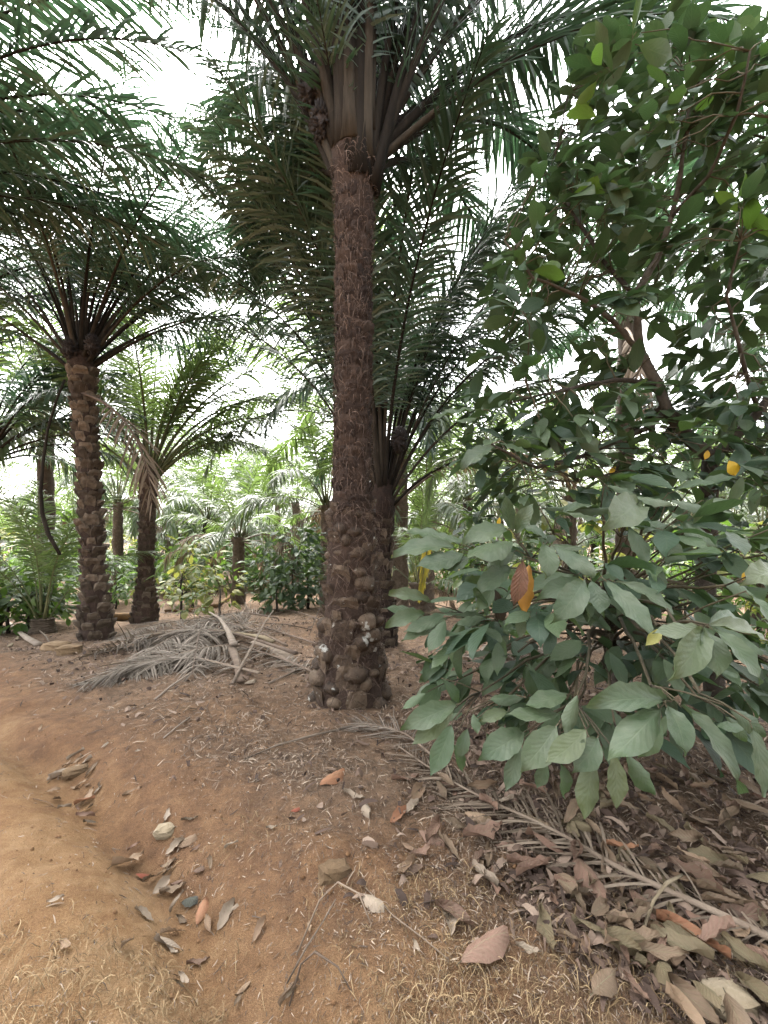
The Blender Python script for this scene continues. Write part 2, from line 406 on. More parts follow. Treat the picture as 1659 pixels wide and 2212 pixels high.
def bare_mask(x, y):
    d = rut_dist(x, y)
    a = (1 - sstep(0.15, 1.15, d)) * (d > -0.3)
    b = np.exp(-(((x + 0.2) / 0.8) ** 2 + ((y - 1.9) / 0.45) ** 2))
    c = np.exp(-(((x - 0.05) / 0.8) ** 2 + ((y - 1.35) / 0.5) ** 2)) * 1.1
    e = 0.55 * np.exp(-(((x + 1.6) / 1.4) ** 2 + ((y - 3.6) / 0.8) ** 2))
    f = 0.5 * np.exp(-(((x + 0.9) / 1.0) ** 2 + ((y - 8.3) / 1.6) ** 2))
    return np.clip(np.maximum.reduce([a, b, c, e, f]), 0, 1)

def make_ground():
    th = np.concatenate([np.linspace(rad(36), rad(144), 520), np.linspace(rad(144), rad(396), 90)[1:-1]])
    rr = np.concatenate([np.geomspace(0.12, 1.0, 60)[:-1], np.geomspace(1.0, 12, 330), np.geomspace(12, 420, 50)[1:]])
    T, Rr = np.meshgrid(th, rr, indexing='xy')
    X = Rr * np.cos(T); Y = Rr * np.sin(T); Z = hgt(X, Y)
    n, m = X.shape
    V = np.stack([X, Y, Z], -1).reshape(-1, 3)
    i, j = np.meshgrid(np.arange(n - 1), np.arange(m), indexing='ij')
    a = i * m + j; b = i * m + (j + 1) % m
    F = np.stack([a, b, b + m, a + m], -1).reshape(-1, 4)[:, ::-1]
    mb = MB(); mb.add(V, F[:, ::-1])
    me = mb.mesh('ground', M['soil'])
    for nm, fn in (('track', track_mask), ('bare', bare_mask)):
        at = me.attributes.new(nm, 'FLOAT', 'POINT')
        at.data.foreach_set('value', fn(X, Y).astype(np.float32).ravel())
    o = link('ground', me)
    o['kind'] = 'structure'
    # close the small hole at the photographer's feet
make_ground()

# ------------------------------------------------------------------ palm fronds
def frond_spine(th0, droop, L, K=22, lat=0.0, pw=1.35):
    s = np.linspace(0, 1, K)
    th = np.radians(th0) - np.radians(droop) * s ** pw
    ds = L / (K - 1)
    x = np.concatenate([[0], np.cumsum(np.cos((th[1:] + th[:-1]) / 2) * ds)])
    z = np.concatenate([[0], np.cumsum(np.sin((th[1:] + th[:-1]) / 2) * ds)])
    y = lat * L * s ** 2
    return np.stack([x, y, z], -1)

def leaflets(mb, P, n=90, lmax=0.85, start=0.24, fwd=40, grav=0.55, wid=0.021, plum=0.55, seed=0, mi=0, ragged=0.0, seg=4, clamp=None, ref=None, smax=1.0):
    """Leaflets on both sides of a rachis along the points P."""
    rs = np.random.RandomState(seed)
    K = len(P)
    s = np.sort(np.concatenate([np.linspace(start, smax, n), np.linspace(start, smax, n)]) + (rs.rand(2 * n) - 0.5) * 0.004)
    s = np.clip(s, start, smax)
    sd = np.tile([1.0, -1.0], n)
    if ragged: 
        k = rs.rand(2 * n) > ragged; s, sd = s[k], sd[k]
    N = len(s)
    f = s * (K - 1); i = np.clip(f.astype(int), 0, K - 2); u = (f - i)[:, None]
    B = P[i] * (1 - u) + P[i + 1] * u
    T = nrm(P[i + 1] - P[i])
    ref = np.array((0, 1.0, 0)) if ref is None else np.array(ref, float)
    S = nrm(ref[None] - (T @ ref)[:, None] * T)
    Nn = np.cross(T, S)
    q = (s - start) / (1 - start)
    env = np.interp(q, [0, 0.08, 0.3, 0.62, 0.85, 1.0], [0.35, 0.62, 1.0, 0.97, 0.68, 0.36])
    L = lmax * env * (0.86 + 0.28 * rs.rand(N))
    a = np.radians(fwd + 24 * q + (rs.rand(N) - 0.5) * 16)
    e = plum * np.array([-0.7, 0.15, 0.95])[rs.randint(0, 3, N)] + (rs.rand(N) - 0.5) * 0.3 * (1 if plum else 0.4)
    d = nrm(S * (sd * np.cos(a))[:, None] + T * np.sin(a)[:, None] + Nn * (e * np.cos(a))[:, None])
    g = grav * (0.7 + 0.6 * rs.rand(N))
    t = np.linspace(0, 1, seg)
    C = np.zeros((N, seg, 3)); C[:, 0] = B
    dk = d.copy()
    for k in range(1, seg):
        dk = nrm(dk + np.array([0, 0, -1.0])[None] * (g * 1.5 / (seg - 1))[:, None])
        C[:, k] = C[:, k - 1] + dk * (L / (seg - 1))[:, None]
    if clamp is not None:
        zz = clamp(C[..., 0], C[..., 1]) + 0.006 + 0.035 * rs.rand(N)[:, None] * (1 - t)[None]
        C[..., 2] = np.maximum(C[..., 2], zz)
    Wd = wid * (0.75 + 0.5 * rs.rand(N))[:, None] * np.interp(t, [0, 0.3, 0.7, 1], [0.55, 1.0, 0.75, 0.05])[None] * np.sqrt(env)[:, None]
    SS = nrm(np.cross(np.gradient(C, axis=1), (Nn + (rs.rand(N, 3) - 0.5) * 0.9)[:, None, :]))
    ribbons(mb, C, Wd, SS, mi)
    return C, Wd, SS

def rachis(mb, P, w0=0.07, w1=0.026, tip=0.005, sides=6, mi=0, pet=0.22):
    s = np.linspace(0, 1, len(P))
    ra = np.interp(s, [0, 0.05, pet, 0.6, 1], [w0, w0 * 0.62, w1, w1 * 0.55, tip])
    rb = np.interp(s, [0, 0.05, pet, 0.6, 1], [w0 * 0.45, w0 * 0.4, w1 * 0.8, w1 * 0.5, tip])
    tube(mb, P, ra, sides, rb, mi, side=(0, 1, 0))

def frond_near(palm, name, az, th0, droop, L, base, mat='frond', pmat='petiole', seed=0, n=90, w0=0.07, w1=0.026, label=None, pw=1.35, **kw):
    P = frond_spine(th0, droop, L, lat=(R.random() - 0.5) * 0.16, pw=pw)
    mb = MB(); rachis(mb, P, w0=w0, w1=w1)
    o = link('frond', mb.mesh('frond_rachis', M[pmat]), palm, loc=base, rot=(0, 0, rad(az)))
    if label: o['label'] = label
    ml = MB(); leaflets(ml, P, n=n, seed=seed, **kw)
    l = link('leaflets', ml.mesh('frond_leaflets', M[mat]), o)
    l['kind'] = 'stuff'
    return o

# ------------------------------------------------------------------ trunks
def trunk_mesh(prof, off, sides=22, dz=0.05, rough=0.012, ring=0.0, ringstep=0.1, seed=0, mat='trunk'):
    """prof: [(z, radius)], off: [(z, dx, dy)]."""
    z = np.arange(prof[0][0], prof[-1][0] + dz, dz)
    r = np.interp(z, [p[0] for p in prof], [p[1] for p in prof])
    ox = np.interp(z, [p[0] for p in off], [p[1] for p in off]); oy = np.interp(z, [p[0] for p in off], [p[2] for p in off])
    t = np.arange(sides) / sides * 2 * math.pi
    rr = r[:, None] + (vnoise(np.cos(t)[None] * 3 + z[:, None] * 5 + seed, np.sin(t)[None] * 3 + z[:, None] * 6, seed) - 0.5) * rough * 2
    if ring:
        ph = (z[:, None] / ringstep + np.round(t / (2 * math.pi) * 6)[None] * 0.5) % 1.0
        rr = rr + ring * (ph - 0.4)
    V = np.stack([ox[:, None] + rr * np.cos(t), oy[:, None] + rr * np.sin(t), np.repeat(z[:, None], sides, 1)], -1)
    K = len(z)
    i, j = np.meshgrid(np.arange(K - 1), np.arange(sides), indexing='ij')
    a = i * sides + j; b = i * sides + (j + 1) % sides
    mb = MB(); mb.add(V.reshape(-1, 3), np.stack([a, b, b + sides, a + sides], -1).reshape(-1, 4))
    mb.f.append(np.array([[(K - 1) * sides + k for k in range(sides)]])); mb.m.append(np.array([0]))
    return mb.mesh('palm_trunk', M[mat])

def blob(seed, sx, sy, sz, rough=0.16, seg=8, rings=6, mat='lump', power=1.0):
    """A lumpy rounded body, about 80 faces."""
    rs = np.random.RandomState(seed)
    V = [(0, 0, 1)]
    for i in range(1, rings):
        p = math.pi * i / rings
        for j in range(seg):
            a = 2 * math.pi * (j + 0.5 * (i % 2)) / seg
            V.append((math.sin(p) * math.cos(a), math.sin(p) * math.sin(a), math.cos(p)))
    V.append((0, 0, -1)); V = np.array(V)
    V = np.sign(V) * np.abs(V) ** power
    V = V * (1 + (rs.rand(len(V), 1) - 0.5) * rough * 2) * np.array([sx, sy, sz])
    F = []
    last = len(V) - 1
    for j in range(seg):
        F.append([0, 1 + j, 1 + (j + 1) % seg]); F.append([last, last - seg + (j + 1) % seg, last - seg + j])
    mb = MB(); mb.add(V, np.array(F))
    q = []
    for i in range(rings - 2):
        for j in range(seg):
            a = 1 + i * seg + j; b = 1 + i * seg + (j + 1) % seg
            q.append([a, a + seg, b + seg, b])
    mb.f.append(np.array(q)); mb.m.append(np.zeros(len(q)))
    return mb.mesh('lump_body', M[mat])

def boot_mesh(seed, w, h, d, mat='boot'):
    """A cut frond base: broad below, a blunt cut lip standing out above. x outward, y across, z up."""
    rs = np.random.RandomState(seed)
    V = []
    for k, (z, out, hw, th) in enumerate([(0, 0.1, 0.42, 0.5), (0.35, 0.45, 0.52, 0.55), (0.75, 0.9, 0.46, 0.6), (1.0, 1.0, 0.38, 0.7)]):
        for a in (-1, -0.5, 0.5, 1):
            o = out * (1 - 0.35 * abs(a) ** 2)
            V.append(((o) * d + (rs.rand() - 0.5) * 0.012, a * hw * w, (z - 0.05 * abs(a) + (rs.rand() - 0.5) * 0.14) * h))
    for k in range(4):     # the cut face runs back to the trunk
        x, y, z = V[12 + k]
        V.append((-0.35 * d, y * 0.9, z - 0.06 * h))
    F = []
    for i in range(4):
        for j in range(3):
            a = i * 4 + j
            F.append([a, a + 1, a + 5, a + 4])
    mb = MB(); mb.add(np.array(V), np.array(F))
    mb.f.append(np.array([[0, 4, 8, 12, 16]])); mb.m.append(np.zeros(1)); mb.f.append(np.array([[19, 15, 11, 7, 3]])); mb.m.append(np.zeros(1))
    return mb.mesh('frond_stub', M[mat], smooth=False)

def fibres(palm, prof, off, n, z0, z1, lmin, lmax, wid, seed, mat='fibre', out=0.02, horiz=0.5):
    rs = np.random.RandomState(seed)
    z = z0 + (z1 - z0) * rs.rand(n); a = rs.rand(n) * 2 * math.pi
    L = lmin + (lmax - lmin) * rs.rand(n) ** 2
    K = 5
    t = np.linspace(0, 1, K)[None]
    turn = (rs.rand(n) - 0.5)[:, None] * horiz
    aa = a[:, None] + turn * t * L[:, None] / 0.25 + (rs.rand(n, K) - 0.5) * 0.06
    zz = z[:, None] - L[:, None] * t * (1 - np.abs(turn) * 0.9) + (rs.rand(n)[:, None] * 0.05) * np.sin(t * 3.1)
    rp = np.interp(zz, [p[0] for p in prof], [p[1] for p in prof]) + 0.004 + out * rs.rand(n)[:, None] * (0.3 + np.sin(t * 3.14)) + 0.006 * rs.rand(n, K)
    ox = np.interp(zz, [p[0] for p in off], [p[1] for p in off]); oy = np.interp(zz, [p[0] for p in off], [p[2] for p in off])
    C = np.stack([ox + rp * np.cos(aa), oy + rp * np.sin(aa), zz], -1)
    nn = np.stack([np.cos(aa), np.sin(aa), np.zeros_like(aa)], -1)
    S = nrm(np.cross(np.gradient(C, axis=1), nn + (rs.rand(n, 1, 3) - 0.5)))
    W = wid * (0.5 + rs.rand(n))[:, None] * np.interp(t, [0, 0.4, 1], [0.8, 1, 0.2])
    mb = MB(); ribbons(mb, C, W, S)
    o = link('fibre', mb.mesh('fibre', M[mat]), palm)
    o['kind'] = 'stuff'

def ring_parts(palm, name, meshes, prof, off, z0, z1, dz, around, tilt=0.0, sink=0.0, jit=0.25, srange=(0.85, 1.15), limit=300):
    """Leaf bases set in staggered rows round a trunk."""
    z = z0; k = 0; n = 0
    while z < z1 and n < limit:
        for j in range(around):
            a = 2 * math.pi * (j + 0.5 * (k % 2) + (R.random() - 0.5) * jit) / around
            zz = z + (R.random() - 0.5) * dz * 0.5
            r = np.interp(zz, [p[0] for p in prof], [p[1] for p in prof]) - sink
            ox = np.interp(zz, [p[0] for p in off], [p[1] for p in off]); oy = np.interp(zz, [p[0] for p in off], [p[2] for p in off])
            s = R.uniform(*srange)
            mt = Matrix.Translation((ox + r * math.cos(a), oy + r * math.sin(a), zz)) @ Matrix.Rotation(a, 4, 'Z') @ Matrix.Rotation(-tilt + (R.random() - 0.5) * 0.3, 4, 'Y') @ Matrix.Rotation((R.random() - 0.5) * 0.35, 4, 'X') @ Matrix.Diagonal((s, s * R.uniform(0.85, 1.15), s * R.uniform(0.85, 1.15), 1))
            link(name, R.choice(meshes), palm, mat=mt)
            n += 1
        z += dz * R.uniform(0.92, 1.08); k += 1

def crown(palm, top, r0, specs, seed0, **kw):
    """specs: (azimuth, elevation, droop, length[, options])."""
    for k, sp in enumerate(specs):
        az, th0, droop, L = sp[:4]
        opt = dict(kw); 
        if len(sp) > 4: opt.update(sp[4])
        lift = (th0 - 40) / 50.0 * 0.38
        lift = opt.pop('lift', lift)
        if opt.pop('liftr', False) and th0 > 64: lift = R.uniform(-0.25, 0.3)
        rr = r0 * (0.35 + 0.65 * (1 - max(min(th0, 88), 10) / 90.0) * 1.4)
        if kw.get('liftr') and th0 > 64: rr = R.uniform(0.13, 0.2)
        b = Vector(top) + Vector((rr * math.cos(rad(az)), rr * math.sin(rad(az)), lift))
        frond_near(palm, 'frond', az, th0, droop, L, b, seed=seed0 + k, **opt)

def spiral(n, hi=86, lo=18, L=5.0, skip=(), d0=45, d1=95, seed=0, start=0.0, lj=0.1):
    rs = random.Random(seed)
    out = []
    for k in range(n):
        az = (start + k * 137.508) % 360
        q = k / (n - 1)
        th = hi - (hi - lo) * q ** 0.9
        if any(a <= az <= b and th < c for a, b, c in skip): continue
        out.append((az, th + rs.uniform(-4, 4), d0 + (d1 - d0) * q + rs.uniform(-8, 8), L * (0.86 + 0.14 * math.sin(q * 3.1)) * rs.uniform(1 - lj, 1 + lj)))
    return out

def where(x):
    for lim, t in ((60, 'beyond the cut off palm at the edge'), (150, 'just left of the slender palm'), (250, 'between the slender palm and the young palm'), (330, 'straight behind the young palm'), (430, 'behind the thin yellowing cacao'), (540, 'behind the forked small palm'), (640, 'over the round green bush'), (730, 'just left of the big trunk'), (900, 'behind the big trunk'), (1010, 'just right of the upright fan'), (1200, 'behind the left end of the dusty leaves'), (1380, 'behind the middle of the dusty leaves'), (1560, 'behind the cacao fork'), (9999, 'beyond the right edge of the cacao')):
        if x < lim: return t
G_NEAR = 'tall oil palms'
# ---- the big palm in the middle
mp = ground(757, 1535); mp.y += 0.36; mp.x *= mp.y / (mp.y - 0.36)
mp.z = gz(mp.x, mp.y) - 0.03
def z_at(ypix, D): return H - (ypix - HY) * D / FX - mp.z
main = empty('oil_palm', mp, 'big oil palm with round knobs on its swollen foot, standing alone in the middle', 'palm tree', 'oil palms')
DM = mp.y
prof_m = [(-0.15, 0.36), (0.0, 0.35), (0.12, 0.325), (0.3, 0.30), (0.6, 0.265), (1.0, 0.24), (1.4, 0.225), (1.8, 0.2), (2.0, 0.155), (3.0, 0.147), (4.3, 0.147), (4.8, 0.175), (5.2, 0.215), (5.6, 0.2), (5.9, 0.08)]
off_m = [(-1, 0, 0), (0, 0, 0), (5.9, view(768, 400, DM).x - mp.x, 0.0)]
link('trunk', trunk_mesh(prof_m, off_m, 26, 0.04, 0.016, ring=0.012, ringstep=0.095, seed=3), main)
lumps = [blob(50 + k, 0.09, R.uniform(0.075, 0.12), R.uniform(0.06, 0.095), 0.1, 10, 8) for k in range(14)]
lumps += [boot_mesh(70 + k, 0.2, 0.16, 0.1, 'lump') for k in range(9)]
ring_parts(main, 'leaf_base', lumps, prof_m, off_m, 0.07, 0.85, 0.14, 10, tilt=0.35, sink=0.012, jit=0.5, srange=(0.6, 1.22))
ring_parts(main, 'leaf_base', lumps[6:], prof_m, off_m, 0.9, 1.85, 0.125, 9, tilt=0.2, sink=0.03, jit=0.55, srange=(0.55, 0.98))
scars = [boot_mesh(80 + k, R.uniform(0.15, 0.2), R.uniform(0.085, 0.12), R.uniform(0.03, 0.055), 'scar') for k in range(10)]
ring_parts(main, 'leaf_scar', scars, prof_m, off_m, 1.8, 4.75, 0.1, 7, tilt=0.0, sink=0.014, jit=0.4, srange=(0.75, 1.25), limit=230)
fibres(main, prof_m, off_m, 5200, 1.7, 5.2, 0.05, 0.24, 0.0022, 5, out=0.04, horiz=1.6)
fibres(main, prof_m, off_m, 2600, 0.15, 1.85, 0.05, 0.3, 0.0018, 6, out=0.07, horiz=1.4)
top_m = Vector((view(770, 380, DM).x - mp.x, 0, z_at(365, DM)))
spec = []
# steep petioles seen edge on above the trunk, then the arching ones to either side and behind
for az, th in [(268, 88), (255, 86), (285, 86), (300, 84), (240, 84), (100, 84), (80, 86), (60, 82), (120, 82), (262, 83), (276, 87), (230, 85), (310, 85), (200, 83), (340, 83), (150, 86), (30, 86)]:
    spec.append((az, th, 38 if 230 < az < 310 else 62, 5.5))
spec += [(168, 57, 34, 5.5), (160, 66, 40, 5.5), (178, 72, 46, 5.5), (150, 76, 60, 5.5), (190, 80, 46, 5.4),
         (8, 60, 44, 5.4), (352, 68, 46, 5.4), (15, 52, 52, 5.2), (24, 72, 60, 5.4), (0, 78, 56, 5.4), (25, 54, 50, 5.0, dict(w0=0.08, w1=0.035)), (5, 44, 56, 4.8, dict(w0=0.08, w1=0.035)), (345, 76, 50, 5.4), (12, 80, 60, 5.5), (200, 76, 46, 5.4), (182, 64, 44, 5.4),
         (90, 70, 84, 5.2), (70, 64, 92, 5.0), (112, 64, 92, 5.0), (135, 62, 92, 5.0), (48, 58, 90, 5.0), (102, 54, 96, 4.8), (80, 50, 98, 4.6), (122, 50, 100, 4.8), (128, 56, 100, 4.8), (60, 46, 100, 4.6), (38, 50, 98, 4.8),
         (122, 48, 104, 4.6), (108, 58, 98, 5.0), (130, 70, 90, 5.2), (118, 42, 100, 4.8), (172, 68, 40, 5.5)]
crown(main, top_m, 0.17, spec, 100, n=100, w0=0.12, w1=0.042, lmax=0.78, wid=0.018, pw=1.8, liftr=True, start=0.16)
def bunch(palm, loc, s, rot=(0, 0, 0)):
    mb = MB()
    rs = np.random.RandomState(int(s * 1000))
    n = 150
    d = nrm(rs.randn(n, 3)); c = d * np.array([0.55, 0.55, 1.0]) * s
    for k in range(n):
        a = nrm(np.cross(d[k], rs.randn(3))); b = np.cross(d[k], a)
        q = 0.13 * s
        V = [c[k] + a * q, c[k] + b * q, c[k] - a * q, c[k] - b * q, c[k] + d[k] * q * 2.2]
        mb.add(V, np.array([[0, 1, 4], [1, 2, 4], [2, 3, 4], [3, 0, 4]]))
    mb2 = MB(); mb2.v = mb.v; mb2.f = mb.f; mb2.m = mb.m; mb2.n = mb.n; mb2.uv = mb.uv
    t = np.linspace(-0.8, 0.8, 6) * s
    tube(mb2, [(0, 0, z) for z in t], np.array([0.2, 0.45, 0.52, 0.5, 0.4, 0.2]) * s, 8)
    o = link('fruit_bunch', mb2.mesh('fruit_bunch', M['bunch']), palm, loc=loc, rot=rot)
    return o
for (bx, by, dd, s) in [(672, 190, 0.0, 0.17), (698, 262, 0.0, 0.17), (836, 100, 0.05, 0.2), (733, 150, 0.15, 0.18), (842, 262, 0.12, 0.16)]:
    p = view(bx, by, DM + dd) - mp
    bunch(main, p, s, (R.uniform(-0.3, 0.3), R.uniform(-0.3, 0.3), 0))

# ---- palms with stepped trunks
def stepped_palm(bp, topx, topy, r, foot, label, specs, seed, dz, around, bw, bh, bd, nf=80, w0=0.07, fib=500, crown_r=0.16, top_lift=0.0, boots=True, **kw):
    D = bp.y
    bp = Vector(bp); bp.z -= 0.03
    o = empty('oil_palm', bp, label, 'palm tree', 'oil palms')
    tz = H - (topy - HY) * D / FX - bp.z
    tx = view(topx, topy, D).x - bp.x
    prof = [(-0.2, foot), (0.0, foot), (0.35, foot * 0.82 + r * 0.15), (1.0, r * 1.08), (tz * 0.8, r), (tz - 0.3, r * 1.15), (tz + 0.1, r * 1.35), (tz + 0.45, r * 0.75)]
    off = [(-1, 0, 0), (0, 0, 0), (tz * 0.5, tx * 0.35, 0), (tz + 0.5, tx, 0)]
    link('trunk', trunk_mesh(prof, off, 18, 0.05, 0.02, ring=0.03, ringstep=dz, seed=seed), o)
    if boots:
        bm = [boot_mesh(seed * 10 + k, bw, bh, bd) for k in range(6)]
        ring_parts(o, 'frond_stub', bm, prof, off, 0.02, tz - 0.1, dz, around, tilt=-0.1, sink=0.02, srange=(0.8, 1.15), limit=200)
    if fib: fibres(o, prof, off, fib, 0.3, tz + 0.2, 0.08, 0.4, 0.002, seed, out=0.06)
    crown(o, (tx, 0, tz + top_lift), crown_r, specs, seed * 100, n=nf, w0=w0, **kw)
    return o, Vector((tx, 0, tz)), bp

lp = ground(188, 1385); lp.y += 0.25
sL = spiral(25, 86, 48, 4.9, [(225, 330, 62)], 40, 76, 5, 70)
sL += [(92, 86, 26, 4.6), (128, 66, 50, 4.6), (150, 58, 45, 4.6), (55, 58, 50, 4.8), (35, 48, 70, 4.8), (12, 40, 78, 4.6), (345, 46, 80, 4.4), (160, 38, 60, 4.2), (60, 50, 84, 4.6)]
sL += [(30, 66, 52, 5.9), (42, 58, 56, 5.8), (15, 68, 56, 5.6), (55, 72, 46, 5.8), (48, 64, 50, 5.2), (25, 56, 60, 5.2), (38, 70, 50, 5.2), (8, 62, 60, 5.0), (200, 40, 70, 4.4), (330, -20, 68, 3.0, dict(mat='frond_dead', pmat='petiole_dead', ragged=0.45, n=50))]
pL, topL, lpb = stepped_palm(lp, 172, 800, 0.15, 0.27, 'slender oil palm with a stepped trunk and a bare dry stalk hanging beside it', sL, 21, 0.165, 6, 0.2, 0.17, 0.085, nf=80, lmax=0.78, wid=0.015, plum=0.5, pw=1.6)
mb = MB(); hp = [view(x, y, lpb.y - 0.3) - lpb for x, y in [(140, 820), (120, 870), (103, 930), (93, 1000), (88, 1060), (92, 1110), (105, 1155), (130, 1198)]]
tube(mb, hp, [0.02, 0.022, 0.024, 0.028, 0.032, 0.036, 0.038, 0.03], 7, [0.012, 0.013, 0.015, 0.02, 0.024, 0.028, 0.03, 0.02])
link('dead_frond_stalk', mb.mesh('dead_frond_stalk', M['petiole']), pL)
for (bx, by, s) in [(152, 752, 0.17), (200, 745, 0.17)]:
    bunch(pL, view(bx, by, lpb.y - 0.2) - lpb, s)

sp2 = ground(303, 1345); sp2.y += 0.2
s2 = spiral(15, 86, 45, 4.3, [(220, 330, 60)], 30, 80, 8, 10) + [(10, 62, 88, 5.0), (352, 50, 84, 4.6), (25, 70, 80, 4.8), (170, 66, 60, 4.4), (155, 72, 50, 4.6), (340, 40, 70, 3.6), (95, 84, 25, 4.6), (200, 50, 80, 4.0)]
s2 += [(8, 66, 62, 5.6), (355, 74, 56, 5.6), (18, 58, 70, 5.6), (2, 80, 50, 5.6), (150, 80, 40, 4.5), (60, 82, 40, 4.5), (30, 78, 50, 4.4), (175, 78, 44, 4.4), (345, 80, 44, 4.4), (5, 74, 60, 4.6)]
p2, top2, sp2b = stepped_palm(sp2, 322, 1045, 0.165, 0.32, 'younger oil palm with a reddish trunk, its foot against a brown log', s2, 22, 0.16, 6, 0.2, 0.15, 0.045, nf=84, lmax=0.75, wid=0.018, w1=0.034, mat='frond_light', pmat='petiole_green')

# the palm close behind the big one: short trunk, fan of nearly upright fronds
bp_ = ground(818, 1403); bp_.y += 0.3
s3 = []
for k in range(30):
    az = R.uniform(0, 360); th = R.uniform(72, 88)
    s3.append((az, th, R.uniform(22, 55), R.uniform(4.6, 5.6)))
s3 += [(0, 72, 70, 5.0), (345, 66, 75, 4.8), (14, 66, 70, 4.8), (180, 74, 60, 5.2), (170, 68, 62, 5.0), (355, 58, 80, 4.4), (15, 45, 95, 3.8, dict(mat='frond_dead', pmat='petiole_dead', ragged=0.3))]
s3 += [(350, 48, 120, 2.9, dict(mat='frond_light', n=50, lmax=0.5))]
p3, top3, bp3b = stepped_palm(bp_, 826, 1100, 0.15, 0.28, 'oil palm half hidden behind the big trunk, its fronds a tall upright fan', s3, 23, 0.16, 7, 0.2, 0.14, 0.04, nf=110, lmax=0.7, wid=0.015, plum=0.65, w0=0.055, crown_r=0.22)
for pts, lm in ([[(938, 1150, 7.0), (922, 1190, 6.95), (914, 1240, 6.9), (906, 1292, 6.9)], 0.24], [[(985, 985, 7.6), (950, 1000, 7.5), (928, 1050, 7.4), (918, 1150, 7.4)], 0.32]):
    P0 = np.array([list(view(*p) - bp3b) for p in pts]); tt = np.linspace(0, 1, 16)
    P = np.stack([np.interp(tt, np.linspace(0, 1, 4), P0[:, k]) for k in range(3)], -1)
    mb = MB(); tube(mb, P, np.linspace(0.012, 0.004, 16), 5)
    o = link('frond', mb.mesh('frond_rachis', M['petiole_green']), p3); o['label'] = 'yellow frond tip hanging down' if lm < 0.3 else 'olive frond end hanging down'
    ml = MB(); leaflets(ml, P, n=34, lmax=lm, start=0.05, fwd=50, grav=0.8, wid=0.014, seed=77, ref=(1, 0, 0))
    l = link('leaflets', ml.mesh('frond_leaflets', M['frond_yellow' if lm < 0.3 else 'frond_light']), o); l['kind'] = 'stuff'
bunch(p3, view(862, 950, bp3b.y - 0.25) - bp3b, 0.17)

# the palm cut by the left edge of the picture
fl = ground(-42, 1372); fl.y += 0.2
s4 = spiral(18, 82, 22, 4.2, [(225, 320, 40)], 45, 90, 12, 40) + [(5, 55, 55, 3.6), (18, 45, 60, 3.4), (350, 38, 65, 3.2), (30, 65, 60, 3.8), (10, 28, 70, 3.0), (0, 66, 60, 3.8)]
p4, top4, flb = stepped_palm(fl, -30, 985, 0.15, 0.25, 'oil palm cut off by the picture edge, bare stalks curving out of its dark head', s4, 24, 0.17, 6, 0.2, 0.16, 0.05, nf=70, lmax=0.75)

# palms outside the frame whose fronds hang into the picture
def offside(x, y, zt, label, specs, seed, **kw):
    b = Vector((x, y, gz(x, y) - 0.03))
    o = empty('oil_palm', b, label, 'palm tree', 'oil palms')
    prof = [(-0.2, 0.32), (0, 0.32), (1.0, 0.24), (2.0, 0.18), (zt, 0.18), (zt + 0.4, 0.12)]
    off = [(-1, 0, 0), (9, 0, 0)]
    link('trunk', trunk_mesh(prof, off, 14, 0.08, 0.02, ring=0.03, ringstep=0.16, seed=seed), o)
    crown(o, (0, 0, zt), 0.2, specs, seed * 100, **kw)
    return o
so = [(20, 58, 92, 5.2), (2, 52, 84, 5.0), (44, 50, 86, 5.0), (62, 56, 74, 5.0), (80, 64, 80, 5.3), (140, 60, 70, 5.0), (28, 74, 60, 5.3), (10, 66, 80, 5.4), (34, 62, 84, 5.4), (52, 68, 80, 5.3), (15, 44, 72, 5.0), (38, 40, 72, 4.8), (356, 62, 70, 5.2), (70, 46, 80, 4.8)]
offside(-6.3, 4.7, 5.4, 'unseen-stemmed oil palm whose dark fronds hang into the upper corner above the slender palm', so, 31, n=86, lmax=0.75, wid=0.018, plum=0.5, w0=0.08)
so = [(160, 58, 92, 5.4), (178, 50, 84, 5.2), (145, 50, 84, 5.4), (130, 42, 76, 5.2), (166, 34, 70, 5.0), (115, 62, 80, 5.3), (90, 60, 80, 5), (60, 60, 80, 5), (150, 75, 60, 5.3)]
offside(-8.4, 7.6, 5.6, 'unseen-stemmed oil palm whose fronds show above the slender palm, farther back', [(20, 60, 80, 5.2), (355, 56, 70, 5.2), (50, 66, 74, 5.2), (335, 62, 80, 5), (5, 74, 60, 5.4), (80, 60, 70, 5), (30, 44, 70, 5), (340, 42, 64, 4.8), (12, 50, 72, 5.2), (350, 66, 70, 5.3), (38, 58, 78, 5.2), (15, 80, 50, 5.5), (325, 50, 70, 5), (60, 52, 80, 5)], 33, n=80, lmax=0.8, wid=0.017, w0=0.08)
offside(6.6, 5.0, 4.8, 'unseen-stemmed oil palm whose fronds fill the sky above the tall cacao tree', so, 32, n=90, plum=0.5, lmax=0.8, wid=0.018, w0=0.08)

for k, (x, y, zt) in enumerate([(-4.6, -4.2, 5.2), (4.4, -4.6, 5.4), (0.2, -9.5, 5.6), (8.5, 0.3, 5.2)]):  # palms added out of view to keep skylight off the foreground
    offside(x, y, zt, ['oil palm across the track behind the viewer, near its bend', 'oil palm across the track behind the viewer, by the cacao side', 'oil palm standing second row across the track', 'oil palm beside the near cacao, outside the picture'][k], spiral(22, 84, 20, 5.2, [], 45, 92, 40 + k, 50 * k), 41 + k, n=50, lmax=0.85, wid=0.03, w0=0.08)
